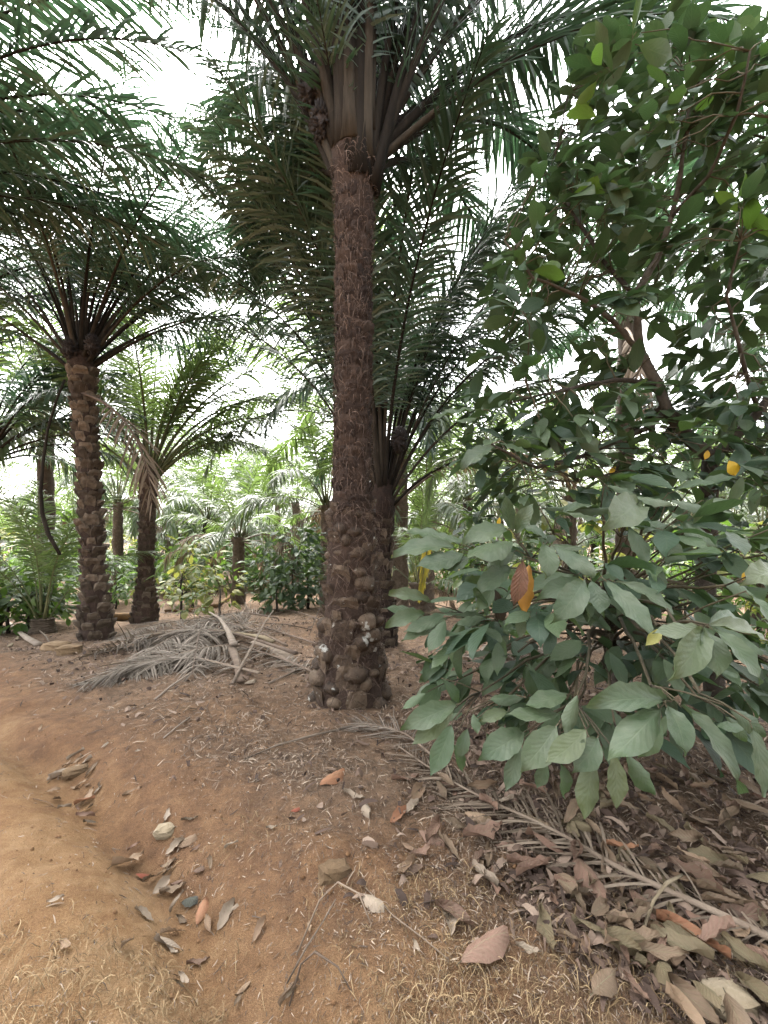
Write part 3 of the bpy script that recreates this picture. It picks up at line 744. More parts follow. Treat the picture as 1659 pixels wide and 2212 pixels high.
# ---- palms farther back, from a small stock of shared frond shapes
STOCK = {}
def stock(kind, mat, pmat, n=58, L=4.4):
    out = []
    for k, (th, dr) in enumerate([(86, 30), (80, 45), (73, 58), (65, 70), (56, 82), (46, 92), (36, 98), (24, 96), (8, 80)]):
        P = frond_spine(th, dr, L, K=16, lat=R.uniform(-0.08, 0.08))
        mb = MB(); rachis(mb, P, w0=0.06, sides=4, mi=1)
        leaflets(mb, P, n=n, seed=900 + k, lmax=0.78, wid=0.027, grav=0.6, seg=4, mi=0)
        out.append(mb.mesh('palm_frond_' + kind, [M[mat], M[pmat]]))
    STOCK[kind] = out
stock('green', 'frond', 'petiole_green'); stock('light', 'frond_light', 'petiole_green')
dd = []
for k, (th, dr) in enumerate([(10, 95), (-10, 78), (-30, 58), (28, 118)]):
    P = frond_spine(th, dr, 3.0, K=14)
    mb = MB(); rachis(mb, P, w0=0.05, sides=4, mi=1)
    leaflets(mb, P, n=50, seed=950 + k, lmax=0.7, wid=0.022, grav=1.1, mi=0, ragged=0.15)
    dd.append(mb.mesh('palm_frond_dry', [M['frond_dead'], M['petiole_dead']]))
STOCK['dry'] = dd
BT = [trunk_mesh([(-0.9, 0.26), (0, 0.26), (0.5, 0.21), (1.0, 0.2)], [(-2, 0, 0), (2, 0, 0)], 12, 0.045, 0.02, ring=0.06, ringstep=0.15, seed=60 + k, mat='boot') for k in range(3)]
def far_palm(x, D, topy, label, nf=18, kind='light', scale=1.0, dry=2, seed=0, lo=0, group='oil palms', hi=9, xtra=()):
    X = (x - CX) * D / FX
    b = Vector((X, D, gz(X, D)))
    o = empty('oil_palm', b, label, 'palm tree', group)
    if D > 13.5 and topy < 1080: topy = 1080 + (topy - 900) * 0.12
    zt = max(H - (topy - HY) * D / FX - b.z, 0.3)
    rs = random.Random(seed + int(x * 7 + D))
    link('trunk', rs.choice(BT), o, scale=(1, 1, zt), rot=(0, 0, rs.uniform(0, 6)))
    for k in range(nf):
        q = k / (nf - 1)
        idx = min(int(lo + q ** 0.9 * (hi - lo)), 8)
        s = scale * rs.uniform(0.88, 1.1)
        me = STOCK[kind][idx]
        az = k * 2.39996 + seed
        link('frond', me, o, loc=(0.08 * math.cos(az), 0.08 * math.sin(az), zt + (0.2 - q * 0.3)), rot=(rs.uniform(-0.08, 0.08), rs.uniform(-0.06, 0.06), az), scale=(s, s, s))
    for k in range(dry):
        az = rs.uniform(0, 6.28)
        f = link('frond', rs.choice(STOCK['dry']), o, loc=(0.12 * math.cos(az), 0.12 * math.sin(az), zt - 0.15), rot=(0, 0, az), scale=(scale,) * 3)
        f['label'] = 'dry brown frond hanging down'
    for az, idx, s in xtra:
        f = link('frond', STOCK['dry'][idx], o, loc=(0.1 * math.cos(rad(az)), 0.1 * math.sin(rad(az)), zt - 0.1), rot=(0, 0, rad(az)), scale=(s,) * 3)
        f['label'] = 'dry brown frond hanging down'
    return o
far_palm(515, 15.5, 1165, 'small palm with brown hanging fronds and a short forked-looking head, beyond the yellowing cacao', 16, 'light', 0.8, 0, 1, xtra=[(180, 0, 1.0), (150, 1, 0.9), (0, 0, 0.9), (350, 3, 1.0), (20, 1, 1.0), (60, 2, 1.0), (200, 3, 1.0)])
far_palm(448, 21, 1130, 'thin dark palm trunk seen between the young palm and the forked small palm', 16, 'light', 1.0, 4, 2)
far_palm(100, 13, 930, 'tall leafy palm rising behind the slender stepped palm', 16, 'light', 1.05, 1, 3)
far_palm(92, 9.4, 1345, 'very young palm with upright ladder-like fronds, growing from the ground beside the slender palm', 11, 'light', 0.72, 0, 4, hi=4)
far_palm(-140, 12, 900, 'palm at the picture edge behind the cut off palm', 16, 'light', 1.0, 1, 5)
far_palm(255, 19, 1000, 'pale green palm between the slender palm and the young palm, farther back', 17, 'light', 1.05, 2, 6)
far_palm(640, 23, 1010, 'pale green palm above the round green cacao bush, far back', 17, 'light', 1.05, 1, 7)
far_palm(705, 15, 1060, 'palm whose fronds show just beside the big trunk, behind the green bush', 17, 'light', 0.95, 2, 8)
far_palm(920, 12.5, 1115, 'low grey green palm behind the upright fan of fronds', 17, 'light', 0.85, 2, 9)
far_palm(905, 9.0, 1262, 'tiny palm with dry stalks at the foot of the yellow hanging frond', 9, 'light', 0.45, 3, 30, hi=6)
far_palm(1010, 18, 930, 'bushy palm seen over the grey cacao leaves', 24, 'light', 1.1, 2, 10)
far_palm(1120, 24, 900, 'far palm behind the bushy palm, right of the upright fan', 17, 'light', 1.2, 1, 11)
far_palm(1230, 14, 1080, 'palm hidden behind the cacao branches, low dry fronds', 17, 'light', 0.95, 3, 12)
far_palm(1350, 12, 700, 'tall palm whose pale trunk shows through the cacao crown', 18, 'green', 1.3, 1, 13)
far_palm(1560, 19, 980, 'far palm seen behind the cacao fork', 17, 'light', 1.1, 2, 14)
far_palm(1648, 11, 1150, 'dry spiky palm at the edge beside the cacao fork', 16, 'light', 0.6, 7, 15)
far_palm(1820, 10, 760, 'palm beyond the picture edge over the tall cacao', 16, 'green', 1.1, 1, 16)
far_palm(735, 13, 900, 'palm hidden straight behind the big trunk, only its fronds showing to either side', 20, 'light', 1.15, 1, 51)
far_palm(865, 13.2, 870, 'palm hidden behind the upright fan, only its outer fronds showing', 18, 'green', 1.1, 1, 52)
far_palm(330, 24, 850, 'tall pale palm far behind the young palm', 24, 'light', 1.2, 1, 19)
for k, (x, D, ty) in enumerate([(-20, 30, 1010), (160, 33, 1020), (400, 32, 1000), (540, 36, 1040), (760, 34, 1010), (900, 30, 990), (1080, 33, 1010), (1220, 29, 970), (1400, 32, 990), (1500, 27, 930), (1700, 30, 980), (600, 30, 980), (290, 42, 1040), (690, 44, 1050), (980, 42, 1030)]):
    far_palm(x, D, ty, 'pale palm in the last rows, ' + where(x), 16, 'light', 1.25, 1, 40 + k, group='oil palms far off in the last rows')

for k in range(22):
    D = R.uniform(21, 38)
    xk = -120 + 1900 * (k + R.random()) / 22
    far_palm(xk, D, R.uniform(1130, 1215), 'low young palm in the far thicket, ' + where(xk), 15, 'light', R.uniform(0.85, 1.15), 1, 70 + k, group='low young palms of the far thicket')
# ------------------------------------------------------------------ cacao leaves
def leaf_mesh(name, mat, ns=9, bulge=0.06, fold=0.22, wave=0.012, wr=0.19, petiole=0.1, seed=0, twist=0.0, ragged=0.0, holes=0, curl=0.0):
    """A pointed oval leaf from (0,0,0) to its tip at (1,0,0); half width wr."""
    rs = np.random.RandomState(seed)
    u = np.concatenate([np.linspace(0, 0.82, ns - 2), [0.93, 1.0]])
    hw = np.interp(u, [0, 0.06, 0.2, 0.4, 0.6, 0.78, 0.9, 0.96, 1], [0.02, 0.26, 0.62, 0.92, 1.0, 0.74, 0.27, 0.08, 0.0]) * wr
    vv = [-1, -0.55, 0, 0.55, 1] if ns > 7 else [-1, 0, 1]
    V = []; UV = []
    ph = rs.rand() * 6
    side = (rs.rand() - 0.5) * 0.08
    for k, x in enumerate(u):
        c = side * math.sin(x * 3.14)
        for v in vv:
            e = 1 + (ragged * (rs.rand() - 0.6) if abs(v) == 1 else 0)
            y = v * hw[k] * e
            z = bulge * 4 * x * (1 - x) + fold * abs(v) ** 1.2 * hw[k] + wave * math.sin(x * 22 + ph + v * 1.5) * abs(v) + twist * v * x * wr + curl * (v * v) * wr * (0.5 + 0.5 * math.sin(x * 5 + ph))
            V.append((x, c + y, z)); UV.append((x, 0.5 + v * 0.5))
    m = len(vv); F = []
    for k in range(len(u) - 1):
        for j in range(m - 1):
            a = k * m + j
            F.append([a, a + m, a + m + 1, a + 1])
    F = [f for i, f in enumerate(F)]
    mb = MB(); mb.add(V, np.array(F), 0, UV)
    if petiole:
        tube(mb, [(-petiole, 0, -0.03), (-petiole * 0.5, 0, -0.008), (0.02, 0, 0.0)], [0.011, 0.009, 0.007], 4, mi=1, cap=False)
        mb.uv[-1][:] = (0.5, 0.3)
    return mb.mesh(name, [M[mat], M['twig']], uv=True)

LEAF = {}
def leaves_of(mat, hero=False):
    k = (mat, hero)
    if k not in LEAF:
        LEAF[k] = [leaf_mesh('leaf_' + mat, mat, 11 if hero else 7, bulge=[0.03, 0.07, 0.11, 0.05, 0.09, 0.0][q], fold=[0.25, 0.1, 0.3, -0.05, 0.2, 0.35][q], wave=0.03 if hero else 0.012, seed=q + 3, ragged=0.1 if hero else 0.0, curl=[0, -0.35, 0.3, -0.5, 0.2, -0.2][q] if hero else 0.0, twist=[0, 0.4, -0.4, 0.2, -0.2, 0][q]) for q in range(6)]
    return LEAF[k]

def leaf_matrix(B, T, N, wid=1.0):
    B = Vector(B); T = Vector(T)
    X = T - B; L = X.length; X = X / L
    N = Vector(N); Z = N - N.dot(X) * X
    if Z.length < 1e-3: Z = Vector((0, -1, 0.3)) - Vector((0, -1, 0.3)).dot(X) * X
    Z.normalize(); Y = Z.cross(X)
    m = Matrix((X, Y, Z)).transposed().to_4x4()
    return Matrix.Translation(B) @ m @ Matrix.Diagonal((L, L * wid, L, 1))

def bake(mb, me_data, mat):
    V, F, mi, UV = me_data
    A = np.array(mat)
    mb.add(V @ A[:3, :3].T + A[:3, 3], F, 0, UV)

def simple_leaf(seed, wr=0.19):
    """Arrays of a cheap leaf for foliage past the counted ones."""
    rs = np.random.RandomState(seed)
    u = np.array([0, 0.2, 0.5, 0.8, 1.0]); hw = np.array([0.03, 0.72, 1.0, 0.7, 0.0]) * wr
    b = rs.uniform(0, 0.1); fo = rs.uniform(0.0, 0.3)
    V = []; UV = []
    for x, h in zip(u, hw):
        for v in (-1, 0, 1):
            V.append((x, v * h, b * 4 * x * (1 - x) + fo * abs(v) * h)); UV.append((x, 0.5 + 0.5 * v))
    F = [[k * 3 + j, k * 3 + 3 + j, k * 3 + 4 + j, k * 3 + 1 + j] for k in range(4) for j in range(2)]
    return np.array(V), np.array(F), 0, np.array(UV)
SIMPLE = [simple_leaf(k) for k in range(5)]

def curve(a, b, sag=0.0, k=7, jit=0.02, bow=(0, 0, 0)):
    a = Vector(a); b = Vector(b)
    out = []
    L = (b - a).length
    for i in range(k):
        t = i / (k - 1)
        p = a.lerp(b, t) + Vector(bow) * math.sin(t * math.pi) + Vector((0, 0, -sag * math.sin(t * math.pi)))
        if 0 < i < k - 1: p += Vector((R.uniform(-jit, jit), R.uniform(-jit, jit), R.uniform(-jit, jit))) * L
        out.append(p)
    return out

def branch(parent, pb, pts, r0, r1, mat='bark', name='branch', sides=7):
    mb = MB()
    tube(mb, [Vector(p) - pb for p in pts], np.linspace(r0, r1, len(pts)), sides, jit=r0 * 0.25)
    return link(name, mb.mesh(name, M[mat]), parent)

# ---- the near cacao with the long dusty leaves
cb = Vector((1.95, 3.75, gz(1.95, 3.75) - 0.03))
near = empty('cacao_tree', cb, 'spreading low cacao with large dusty grey green leaves close to the viewer', 'cacao tree', 'cacao trees')
stem_top = Vector((1.9, 3.7, 0.95))
branch(near, cb, curve(cb, stem_top, 0, 7, 0.02, (0.1, 0, 0)), 0.055, 0.035, name='trunk')
def R4(rx, ry): return 829.5 + rx / 2, 777.6 + ry / 2
def R6(rx, ry): return 829.5 + rx / 2, 1382.4 + ry / 2
# (corner frame, base x, base y, tip x, tip y, depth, depth change to the tip, relative width, material)
hero4 = [
 (330, 795, 85, 738, 2.5, .05, 1.0, 'd'), (310, 815, 40, 842, 2.45, -.1, 1.1, 'd'), (345, 835, 135, 892, 2.4, -.15, 1.2, 'd'), (360, 790, 215, 752, 2.6, .1, 1.0, 'd'), (370, 850, 250, 910, 2.4, -.1, 1.2, 'd'),
 (560, 745, 524, 578, 2.45, -.05, 1.0, 'd'), (572, 750, 648, 618, 2.4, -.1, 1.3, 'd'), (530, 735, 335, 790, 2.4, -.15, 1.2, 'd'), (555, 785, 362, 862, 2.3, -.25, 1.25, 'd'),
 (585, 790, 668, 792, 2.3, -.15, 1.6, 'd'), (560, 830, 440, 905, 2.35, -.1, 1.2, 'd'), (545, 895, 388, 1012, 2.3, -.15, 1.1, 'd'),
 (690, 800, 694, 950, 2.2, -.12, 1.7, 'd'), (735, 805, 912, 935, 2.2, -.15, 1.25, 'd'), (870, 815, 690, 800, 2.4, 0.1, 1.0, 'd'), (700, 780, 600, 720, 2.5, .1, 1.2, 'd'),
 (600, 868, 560, 1062, 2.15, -.02, 1.1, 'b'), (628, 885, 606, 1098, 2.2, 0, 1.1, 'o'), (480, 990, 505, 1155, 2.4, 0, 1.0, 'k'),
 (470, 985, 400, 1090, 2.3, -.1, 1.3, 'g'), (860, 955, 722, 1135, 2.0, -.15, 1.3, 'd'), (895, 955, 935, 1098, 2.0, -.12, 1.75, 'd'), (960, 955, 1168, 1195, 1.95, -.2, 1.0, 'd'), (1000, 960, 1275, 1122, 2.05, -.1, 0.9, 'd'),
 (850, 960, 660, 1030, 2.2, -.1, 1.1, 'g'), (820, 930, 600, 990, 2.35, 0, 1.1, 'g'), (1060, 720, 1135, 882, 2.3, -.1, 1.25, 'g'), (1090, 625, 942, 725, 2.35, -.25, 1.3, 'd'), (1085, 590, 1245, 625, 2.4, -.1, 1.2, 'd'),
 (1240, 605, 1420, 655, 2.4, -.1, 1.15, 'd'), (1390, 610, 1552, 655, 2.35, -.1, 1.2, 'd'), (965, 540, 1085, 598, 2.6, 0, 0.9, 'd'), (1290, 700, 1440, 810, 2.3, -.15, 1.6, 'd'), (1480, 740, 1562, 845, 2.25, -.15, 1.6, 'd'),
 (1150, 770, 1310, 870, 2.3, -.1, 1.5, 'g'), (1160, 870, 1185, 1022, 2.3, -.05, 1.5, 'g'), (1250, 760, 1220, 880, 2.4, -.1, 1.5, 'g'), (760, 680, 930, 640, 2.6, .1, 1.0, 'd'), (930, 690, 740, 670, 2.5, -.1, 1.1, 'd'), (700, 640, 990, 650, 2.7, 0, 0.5, 'g'),
 (1090, 710, 1250, 740, 2.5, 0, 1.3, 'd'), (1330, 660, 1540, 690, 2.5, 0, 1.0, 'd'), (1250, 570, 1460, 540, 2.7, 0, 0.8, 'g'), (1350, 545, 1520, 505, 2.8, 0, 0.9, 'g'),
 (1690, 910, 1545, 965, 1.5, -.1, 1.2, 'd'), (1575, 1015, 1690, 1200, 1.35, -.1, 1.15, 'd'), (1450, 930, 1600, 1030, 2.0, -.1, 1.2, 'g'),
 (200, 1050, 20, 1010, 2.7, 0, 0.95, 'd'), (160, 1088, 0, 1072, 2.6, -.05, 1.15, 'd'), (175, 1100, 5, 1152, 2.55, -.1, 1.1, 'd'), (265, 1095, 85, 1175, 2.5, -.1, 1.0, 'd'), (275, 1115, 75, 1215, 2.55, -.15, .95, 'd'),
 (265, 1125, 192, 1270, 2.4, -.1, 1.3, 'g'), (330, 1105, 220, 1070, 2.65, .05, 1.3, 'd'), (300, 1110, 445, 1115, 2.6, 0, 1.0, 'd'), (430, 1110, 308, 1152, 2.5, -.1, 1.1, 'd'), (340, 1130, 300, 1330, 2.7, 0, 1.1, 'g'), (400, 1140, 470, 1190, 2.6, 0, 1.2, 'g'),
 (1385, 1155, 1160, 1180, 1.5, -.05, 1.0, 'd'), (1370, 1165, 1228, 1385, 1.45, -.12, 1.15, 'd'), (1385, 1170, 1435, 1378, 1.45, -.12, 1.5, 'd'), (1395, 1150, 1690, 1245, 1.5, .05, 1.0, 'd'), (1420, 1165, 1630, 1400, 1.4, -.12, 1.25, 'd'), (1400, 1140, 1590, 1160, 1.6, .1, 1.1, 'd'), (1200, 1160, 1130, 1235, 1.55, -.03, 1.2, 'o2'),
]
hero6 = [
 (1215, 262, 878, 280, 1.5, -.05, .95, 'd'), (1195, 292, 972, 520, 1.45, -.1, 1.15, 'd'), (1222, 290, 1300, 505, 1.45, -.12, 1.6, 'd'), (1280, 285, 1545, 665, 1.45, -.15, .95, 'd'), (1190, 350, 1095, 510, 1.6, 0, 1.4, 'g'), (1230, 330, 1120, 420, 1.65, 0, 1.4, 'g'),
 (1590, 380, 1640, 680, 1.3, -.05, 1.15, 'd'), (1500, 300, 1640, 420, 1.45, 0, 1.3, 'd'), (1560, 375, 1430, 380, 1.6, 0, 1.4, 'g'), (1480, 330, 1560, 440, 1.7, 0, 1.2, 'g'),
 (742, 375, 590, 568, 1.75, -.1, 1.5, 'd'), (835, 240, 785, 415, 1.8, -.05, 1.1, 'd'), (870, 385, 698, 532, 1.7, -.12, 1.2, 'd'), (920, 425, 812, 572, 1.7, -.1, 1.6, 'd'), (600, 400, 408, 515, 1.8, -.12, 1.4, 'd'), (590, 450, 525, 655, 1.8, -.05, 1.1, 'd'),
 (905, 510, 865, 775, 1.65, -.05, 1.15, 'd'), (990, 490, 1003, 730, 1.65, -.05, 1.3, 'd'), (1050, 500, 1170, 670, 1.8, 0, 1.2, 'g'), (760, 530, 775, 680, 1.9, 0, 1.4, 'g'), (700, 520, 660, 640, 1.9, 0, 1.4, 'g'),
 (530, 310, 410, 350, 2.0, -.05, 1.2, 'd'), (790, 235, 608, 285, 1.9, -.1, 1.1, 'd'), (760, 320, 525, 320, 1.85, -.1, .8, 'd'), (600, 250, 450, 262, 2.1, -.05, 1.1, 'd'),
 (310, 280, 70, 385, 2.1, -.12, 1.1, 'd'), (300, 300, 120, 455, 2.1, -.12, 1.1, 'd'), (292, 365, 200, 588, 2.0, -.1, 1.25, 'g'), (360, 385, 318, 515, 2.05, -.05, 1.4, 'g'), (385, 320, 405, 405, 2.05, -.05, 1.5, 'g'), (255, 175, 325, 275, 2.3, 0, 1.3, 'g'), (340, 315, 270, 350, 2.1, 0, 1.2, 'g'), (180, 230, 75, 300, 2.3, 0, 1.0, 'g'),
 (440, 400, 480, 520, 2.1, 0, 1.4, 'g'), (300, 450, 340, 570, 2.15, 0, 1.2, 'g'),
]
HM = {'d': 'cacao_dusty', 'g': 'cacao', 'b': 'cacao_brown', 'o': 'cacao_orange', 'k': 'cacao_blackened', 'o2': 'cacao_olive'}
HL = {'b': 'withered red brown leaf hanging straight down', 'o': 'orange leaf hanging behind a brown one', 'k': 'blackened dead leaf hanging down', 'o2': 'yellowing green leaf'}
nodes = []
n_near = 0
for fr, lst in ((R4, hero4), (R6, hero6)):
    for bx, by, tx, ty, D, dD, wd, mk in lst:
        B = view(*fr(bx, by), D); T = view(*fr(tx, ty), D + dD)
        down = max(0.0, (B.z - T.z) / (T - B).length)
        N = Vector((R.uniform(-0.25, 0.25), -0.55 - 0.5 * down + R.uniform(-0.15, 0.15), 0.75))
        wd = 0.86 * wd + 0.02
        me = R.choice(leaves_of(HM[mk], True))
        o = link('leaf', me, near, mat=Matrix.Translation(-cb) @ leaf_matrix(B, T, N, wd))
        if mk in HL: o['label'] = HL[mk]
        n_near += 1
        if mk not in ('k',): nodes.append(B - (T - B) * 0.1)
# gather leaf bases into sprays and carry each spray on a twig
sprays = []
for p in nodes:
    for s in sprays:
        if (s[0] - p).length < 0.22:
            s[1].append(p); break
    else:
        sprays.append([p, [p]])
for c, ps in sprays:
    m = sum(ps, Vector()) / len(ps)
    hub = m.lerp(stem_top, 0.12) + Vector((0, 0.05, -0.03))
    start = stem_top.lerp(cb, R.uniform(0.0, 0.35)) if m.z < 1.0 else stem_top
    branch(near, cb, curve(start, hub, -0.1 if m.z > 0.7 else -0.2, 8, 0.015), 0.017, 0.006, 'twig')
    for p in ps:
        mb = MB(); tube(mb, [hub - cb, (hub.lerp(p, 0.5) + Vector((0, 0, 0.01))) - cb, p - cb], [0.005, 0.004, 0.003], 4)
        link('twig', mb.mesh('twig', M['twig']), near)
# shaded inner leaves of the same tree
def cluster(parent, pb, c, dirv, n, L, mats, mb=None, spread=0.9, wid=(0.9, 1.25), droop=0.35, hero=False):
    dirv = Vector(dirv).normalized()
    for k in range(n):
        d = (dirv + Vector((R.gauss(0, spread), R.gauss(0, spread), R.gauss(0, spread * 0.55)))).normalized()
        d.z -= droop * R.uniform(0.3, 1.6); d.normalize()
        l = L * R.uniform(0.65, 1.2)
        B = Vector(c) + d * l * R.uniform(0.05, 0.4) + Vector((R.uniform(-1, 1), R.uniform(-1, 1), R.uniform(-1, 1))) * 0.05
        N = Vector((R.gauss(0, 0.4), R.gauss(-0.15, 0.4), 1.0))
        mt = leaf_matrix(B - pb, B + d * l - pb, N, R.uniform(*wid))
        if mb is None:
            link('leaf', R.choice(leaves_of(R.choice(mats), hero)), parent, mat=mt)
        else:
            bake(mb, R.choice(SIMPLE), mt)
for k in range(84):
    x = R.uniform(930, 1640) if k < 50 else R.uniform(1430, 1690); y = R.uniform(1130, 1560); D = R.uniform(2.2, 3.3)
    if x < 1050 and y < 1250: continue
    c = view(x, y, D)
    if c.z < 0.35: c.z = 0.35 + R.random() * 0.2
    cluster(near, cb, c, (c - stem_top) * Vector((1, 1, 0.3)), 4, 0.25, ['cacao', 'cacao_dark', 'cacao_dark'])
    if k % 2 == 0: branch(near, cb, curve(stem_top.lerp(cb, R.uniform(0, 0.4)), c, -0.08, 6, 0.03), 0.011, 0.005, 'twig')

for k in range(52):
    c = view(R.uniform(960, 1680), R.uniform(1230, 1570), R.uniform(2.5, 3.5))
    if c.z < 0.3: c.z = 0.3 + R.random() * 0.3
    cluster(near, cb, c, (c - stem_top) * Vector((1, 1, 0.2)) + Vector((0, -0.3, 0)), 4, 0.27, ['cacao', 'cacao_dark', 'cacao_dusty', 'cacao_dark'], droop=0.6)

# ---- the tall cacao: fork and limbs on the right
tb = Vector(((1545 - CX) * 3.9 / FX, 3.9, 0)); tb.z = gz(tb.x, tb.y) - 0.03
tall = empty('cacao_tree', tb, 'tall cacao with a forked mottled trunk, dark leaves reaching up to the sky', 'cacao tree', 'cacao trees')
fork = view(1535, 985, 3.9)
branch(tall, tb, curve(tb, fork, 0, 9, 0.008, (-0.05, 0, 0)), 0.085, 0.07, name='trunk', sides=10)
LIMBS = []
def limb(pts, r0, r1):
    P = [view(*p) for p in pts]
    Q = []
    for a, b in zip(P[:-1], P[1:]):
        Q += curve(a, b, 0, 4, 0.02)[:-1]
    Q.append(P[-1])
    branch(tall, tb, Q, r0, r1); LIMBS.extend(Q)
limb([(1535, 990, 3.9), (1480, 940, 3.85), (1440, 880, 3.8), (1420, 830, 3.8), (1385, 760, 3.75), (1370, 640, 3.7), (1420, 560, 3.7), (1450, 470, 3.6), (1475, 330, 3.5), (1500, 190, 3.4)], 0.06, 0.012)
limb([(1535, 990, 3.9), (1580, 950, 3.9), (1640, 890, 3.8), (1710, 780, 3.7), (1740, 560, 3.6), (1700, 300, 3.5)], 0.055, 0.015)
limb([(1440, 885, 3.8), (1400, 925, 3.7), (1350, 945, 3.6), (1260, 985, 3.45), (1160, 1010, 3.3), (1060, 960, 3.2)], 0.03, 0.008)
limb([(1440, 870, 3.8), (1370, 930, 3.9), (1330, 1020, 4.0), (1250, 1040, 4.1)], 0.022, 0.006)
limb([(1385, 760, 3.75), (1320, 690, 3.6), (1250, 640, 3.5), (1150, 600, 3.4), (1090, 520, 3.3)], 0.025, 0.006)
limb([(1370, 640, 3.7), (1300, 560, 3.9), (1230, 450, 4.0), (1200, 330, 4.0), (1230, 200, 4.0)], 0.022, 0.006)
limb([(1420, 830, 3.8), (1330, 820, 3.5), (1230, 840, 3.3), (1100, 870, 3.1)], 0.022, 0.006)
limb([(1450, 470, 3.6), (1530, 380, 3.3), (1590, 250, 3.0), (1620, 110, 2.8)], 0.018, 0.006)
limb([(1640, 890, 3.8), (1600, 760, 3.4), (1570, 640, 3.2), (1600, 520, 3.0)], 0.02, 0.006)
pool = []
for k in range(490):
    for _ in range(30):
        x = R.uniform(1000, 1760); y = R.uniform(60, 1075)
        if x < 1060 and not (820 < y < 1000): continue
        lim = 1080 + 0.28 * max(0, 480 - y)
        if y < 480 and x < lim + 60: continue
        if x < 1260 and 690 < y < 830 and R.random() < 0.7: continue
        if 1380 < x < 1640 and 620 < y < 820 and R.random() < 0.5: continue
        if 1280 < x < 1420 and 720 < y < 800 and R.random() < 0.6: continue
        break
    pool.append((x, y, R.uniform(2.9, 4.6)))
mbs = MB(); ind = 0
pool.sort(key=lambda p: p[2])
for i, (x, y, D) in enumerate(pool):
    c = view(x, y, D)
    q = min(LIMBS, key=lambda p: (p - c).length)
    dirv = (c - q); dirv.z *= 0.4
    if dirv.length < 0.05: dirv = Vector((-1, -1, 0))
    n = R.randint(4, 6)
    mats = ['cacao_dark'] * 9 + ['cacao'] * 2 + ['cacao_fresh'] if y < 850 else ['cacao', 'cacao', 'cacao_dark']
    if ind + n <= 296:
        cluster(tall, tb, c, dirv, n, 0.25, mats); ind += n
    else:
        cluster(tall, tb, c, dirv, n, 0.25, mats, mb=mbs)
    if (q - c).length < 0.75: branch(tall, tb, curve(q, c, -0.03, 5, 0.06), 0.006, 0.003, 'twig', 'twig', 4)
lf = link('leaves', mbs.mesh('cacao_leaves', M['cacao_dark'], uv=True), tall); lf['kind'] = 'stuff'
for rx, ry, tx, ty, D, wd in [(1400, 390, 1385, 430, 3.0, 1.6), (1490, 435, 1515, 500, 2.9, 2.3), (1000, 460, 975, 490, 3.4, 1.4), (1120, 490, 1090, 510, 3.4, 1.4), (500, 680, 490, 715, 3.0, 1.2), (1575, 910, 1548, 950, 2.2, 1.4)]:
    B = view(*R4(rx, ry), D); T = view(*R4(tx, ty), D)
    o = link('leaf', R.choice(leaves_of('cacao_yellow')), tall, mat=leaf_matrix(B - tb, T - tb, (0, -1, 0.3), wd)); o['label'] = 'bright yellow leaf'
for rx, ry, tx, ty, D, wd in [(430, 215, 190, 260, 3.0, .8), (400, 250, 300, 270, 2.9, 1.1), (480, 385, 330, 470, 2.8, 1.0), (500, 360, 630, 410, 2.9, 1.0), (450, 310, 350, 330, 3.0, 1.1), (760, 340, 930, 360, 3.0, .8), (1300, 270, 1480, 305, 2.9, .9), (1620, 200, 1350, 210, 2.8, .6), (720, 380, 690, 430, 2.9, 1.3)]:
    B = view(*R4(rx, ry), D); T = view(*R4(tx, ty), D - 0.1)
    link('leaf', R.choice(leaves_of('cacao_dusty', True)), tall, mat=leaf_matrix(B - tb, T - tb, (R.uniform(-.2, .2), -0.45, 0.9), wd))

# ---- cacao bushes farther back
def shrub(x, ybase, D, wpx, ytop, n, mats, label, L=0.22, stem=True, clusters=None, cat='cacao bush', name='cacao_bush'):
    X = (x - CX) * D / FX
    b = Vector((X, D, gz(X, D)))
    o = empty(name, b, label, cat, 'cacao bushes')
    h = H - (ytop - HY) * D / FX - b.z
    rx = wpx * D / FX / 2
    top = Vector((X, D, b.z + h * 0.45))
    branch(o, b, curve(b, top, 0, 6, 0.03), 0.035, 0.02, name='stem')
    n = int(n * 1.15); L *= 1.3; m = max(1, n // 5)
    for k in range(m):
        while True:
            u = Vector((R.uniform(-1, 1), R.uniform(-1, 1), R.uniform(-1, 1)))
            if 0.3 < u.length < 1: break
        c = Vector((X + u.x * rx, D + u.y * rx * 0.7, b.z + h * 0.52 + u.z * h * 0.46))
        cluster(o, b, c, Vector((u.x, u.y - 0.3, 0.1)), 5, L, mats, droop=0.5)
        if k % 3 == 0: branch(o, b, curve(top, c, -0.04, 5, 0.04), 0.012, 0.005, 'twig')
    return o
shrub(632, 1280, 13.0, 175, 1130, 280, ['cacao_fresh', 'cacao', 'cacao_dark'], 'round green cacao bush beside the foot of the big trunk, farther back', 0.27)
yb = shrub(392, 1290, 11.0, 170, 1140, 150, ['cacao_olive', 'cacao_fresh', 'cacao_olive'], 'thin yellowing cacao with a crooked dark stem beside the young palm', 0.23)
shrub(475, 1290, 10.5, 110, 1180, 70, ['cacao_olive', 'cacao_olive', 'cacao_fresh'], 'drooping cacao spray with pale yellow green leaves before the forked small palm', 0.22)
shrub(60, 1290, 10.0, 190, 1215, 190, ['cacao_fresh', 'cacao_fresh', 'cacao'], 'low leafy bush left of the slender palm', 0.26)
shrub(250, 1275, 14.5, 110, 1180, 150, ['cacao_fresh', 'cacao'], 'leafy bush between the slender palm and the young palm', 0.25)
shrub(120, 1250, 14, 160, 1090, 150, ['cacao_fresh', 'cacao_fresh'], 'bright green bush far behind the slender palm', 0.28)
shrub(1075, 1230, 6.0, 150, 1020, 200, ['cacao_fresh', 'cacao_fresh', 'cacao_dark'], 'bright green cacao behind the dusty leaves, hanging in front of the grey palm', 0.22)
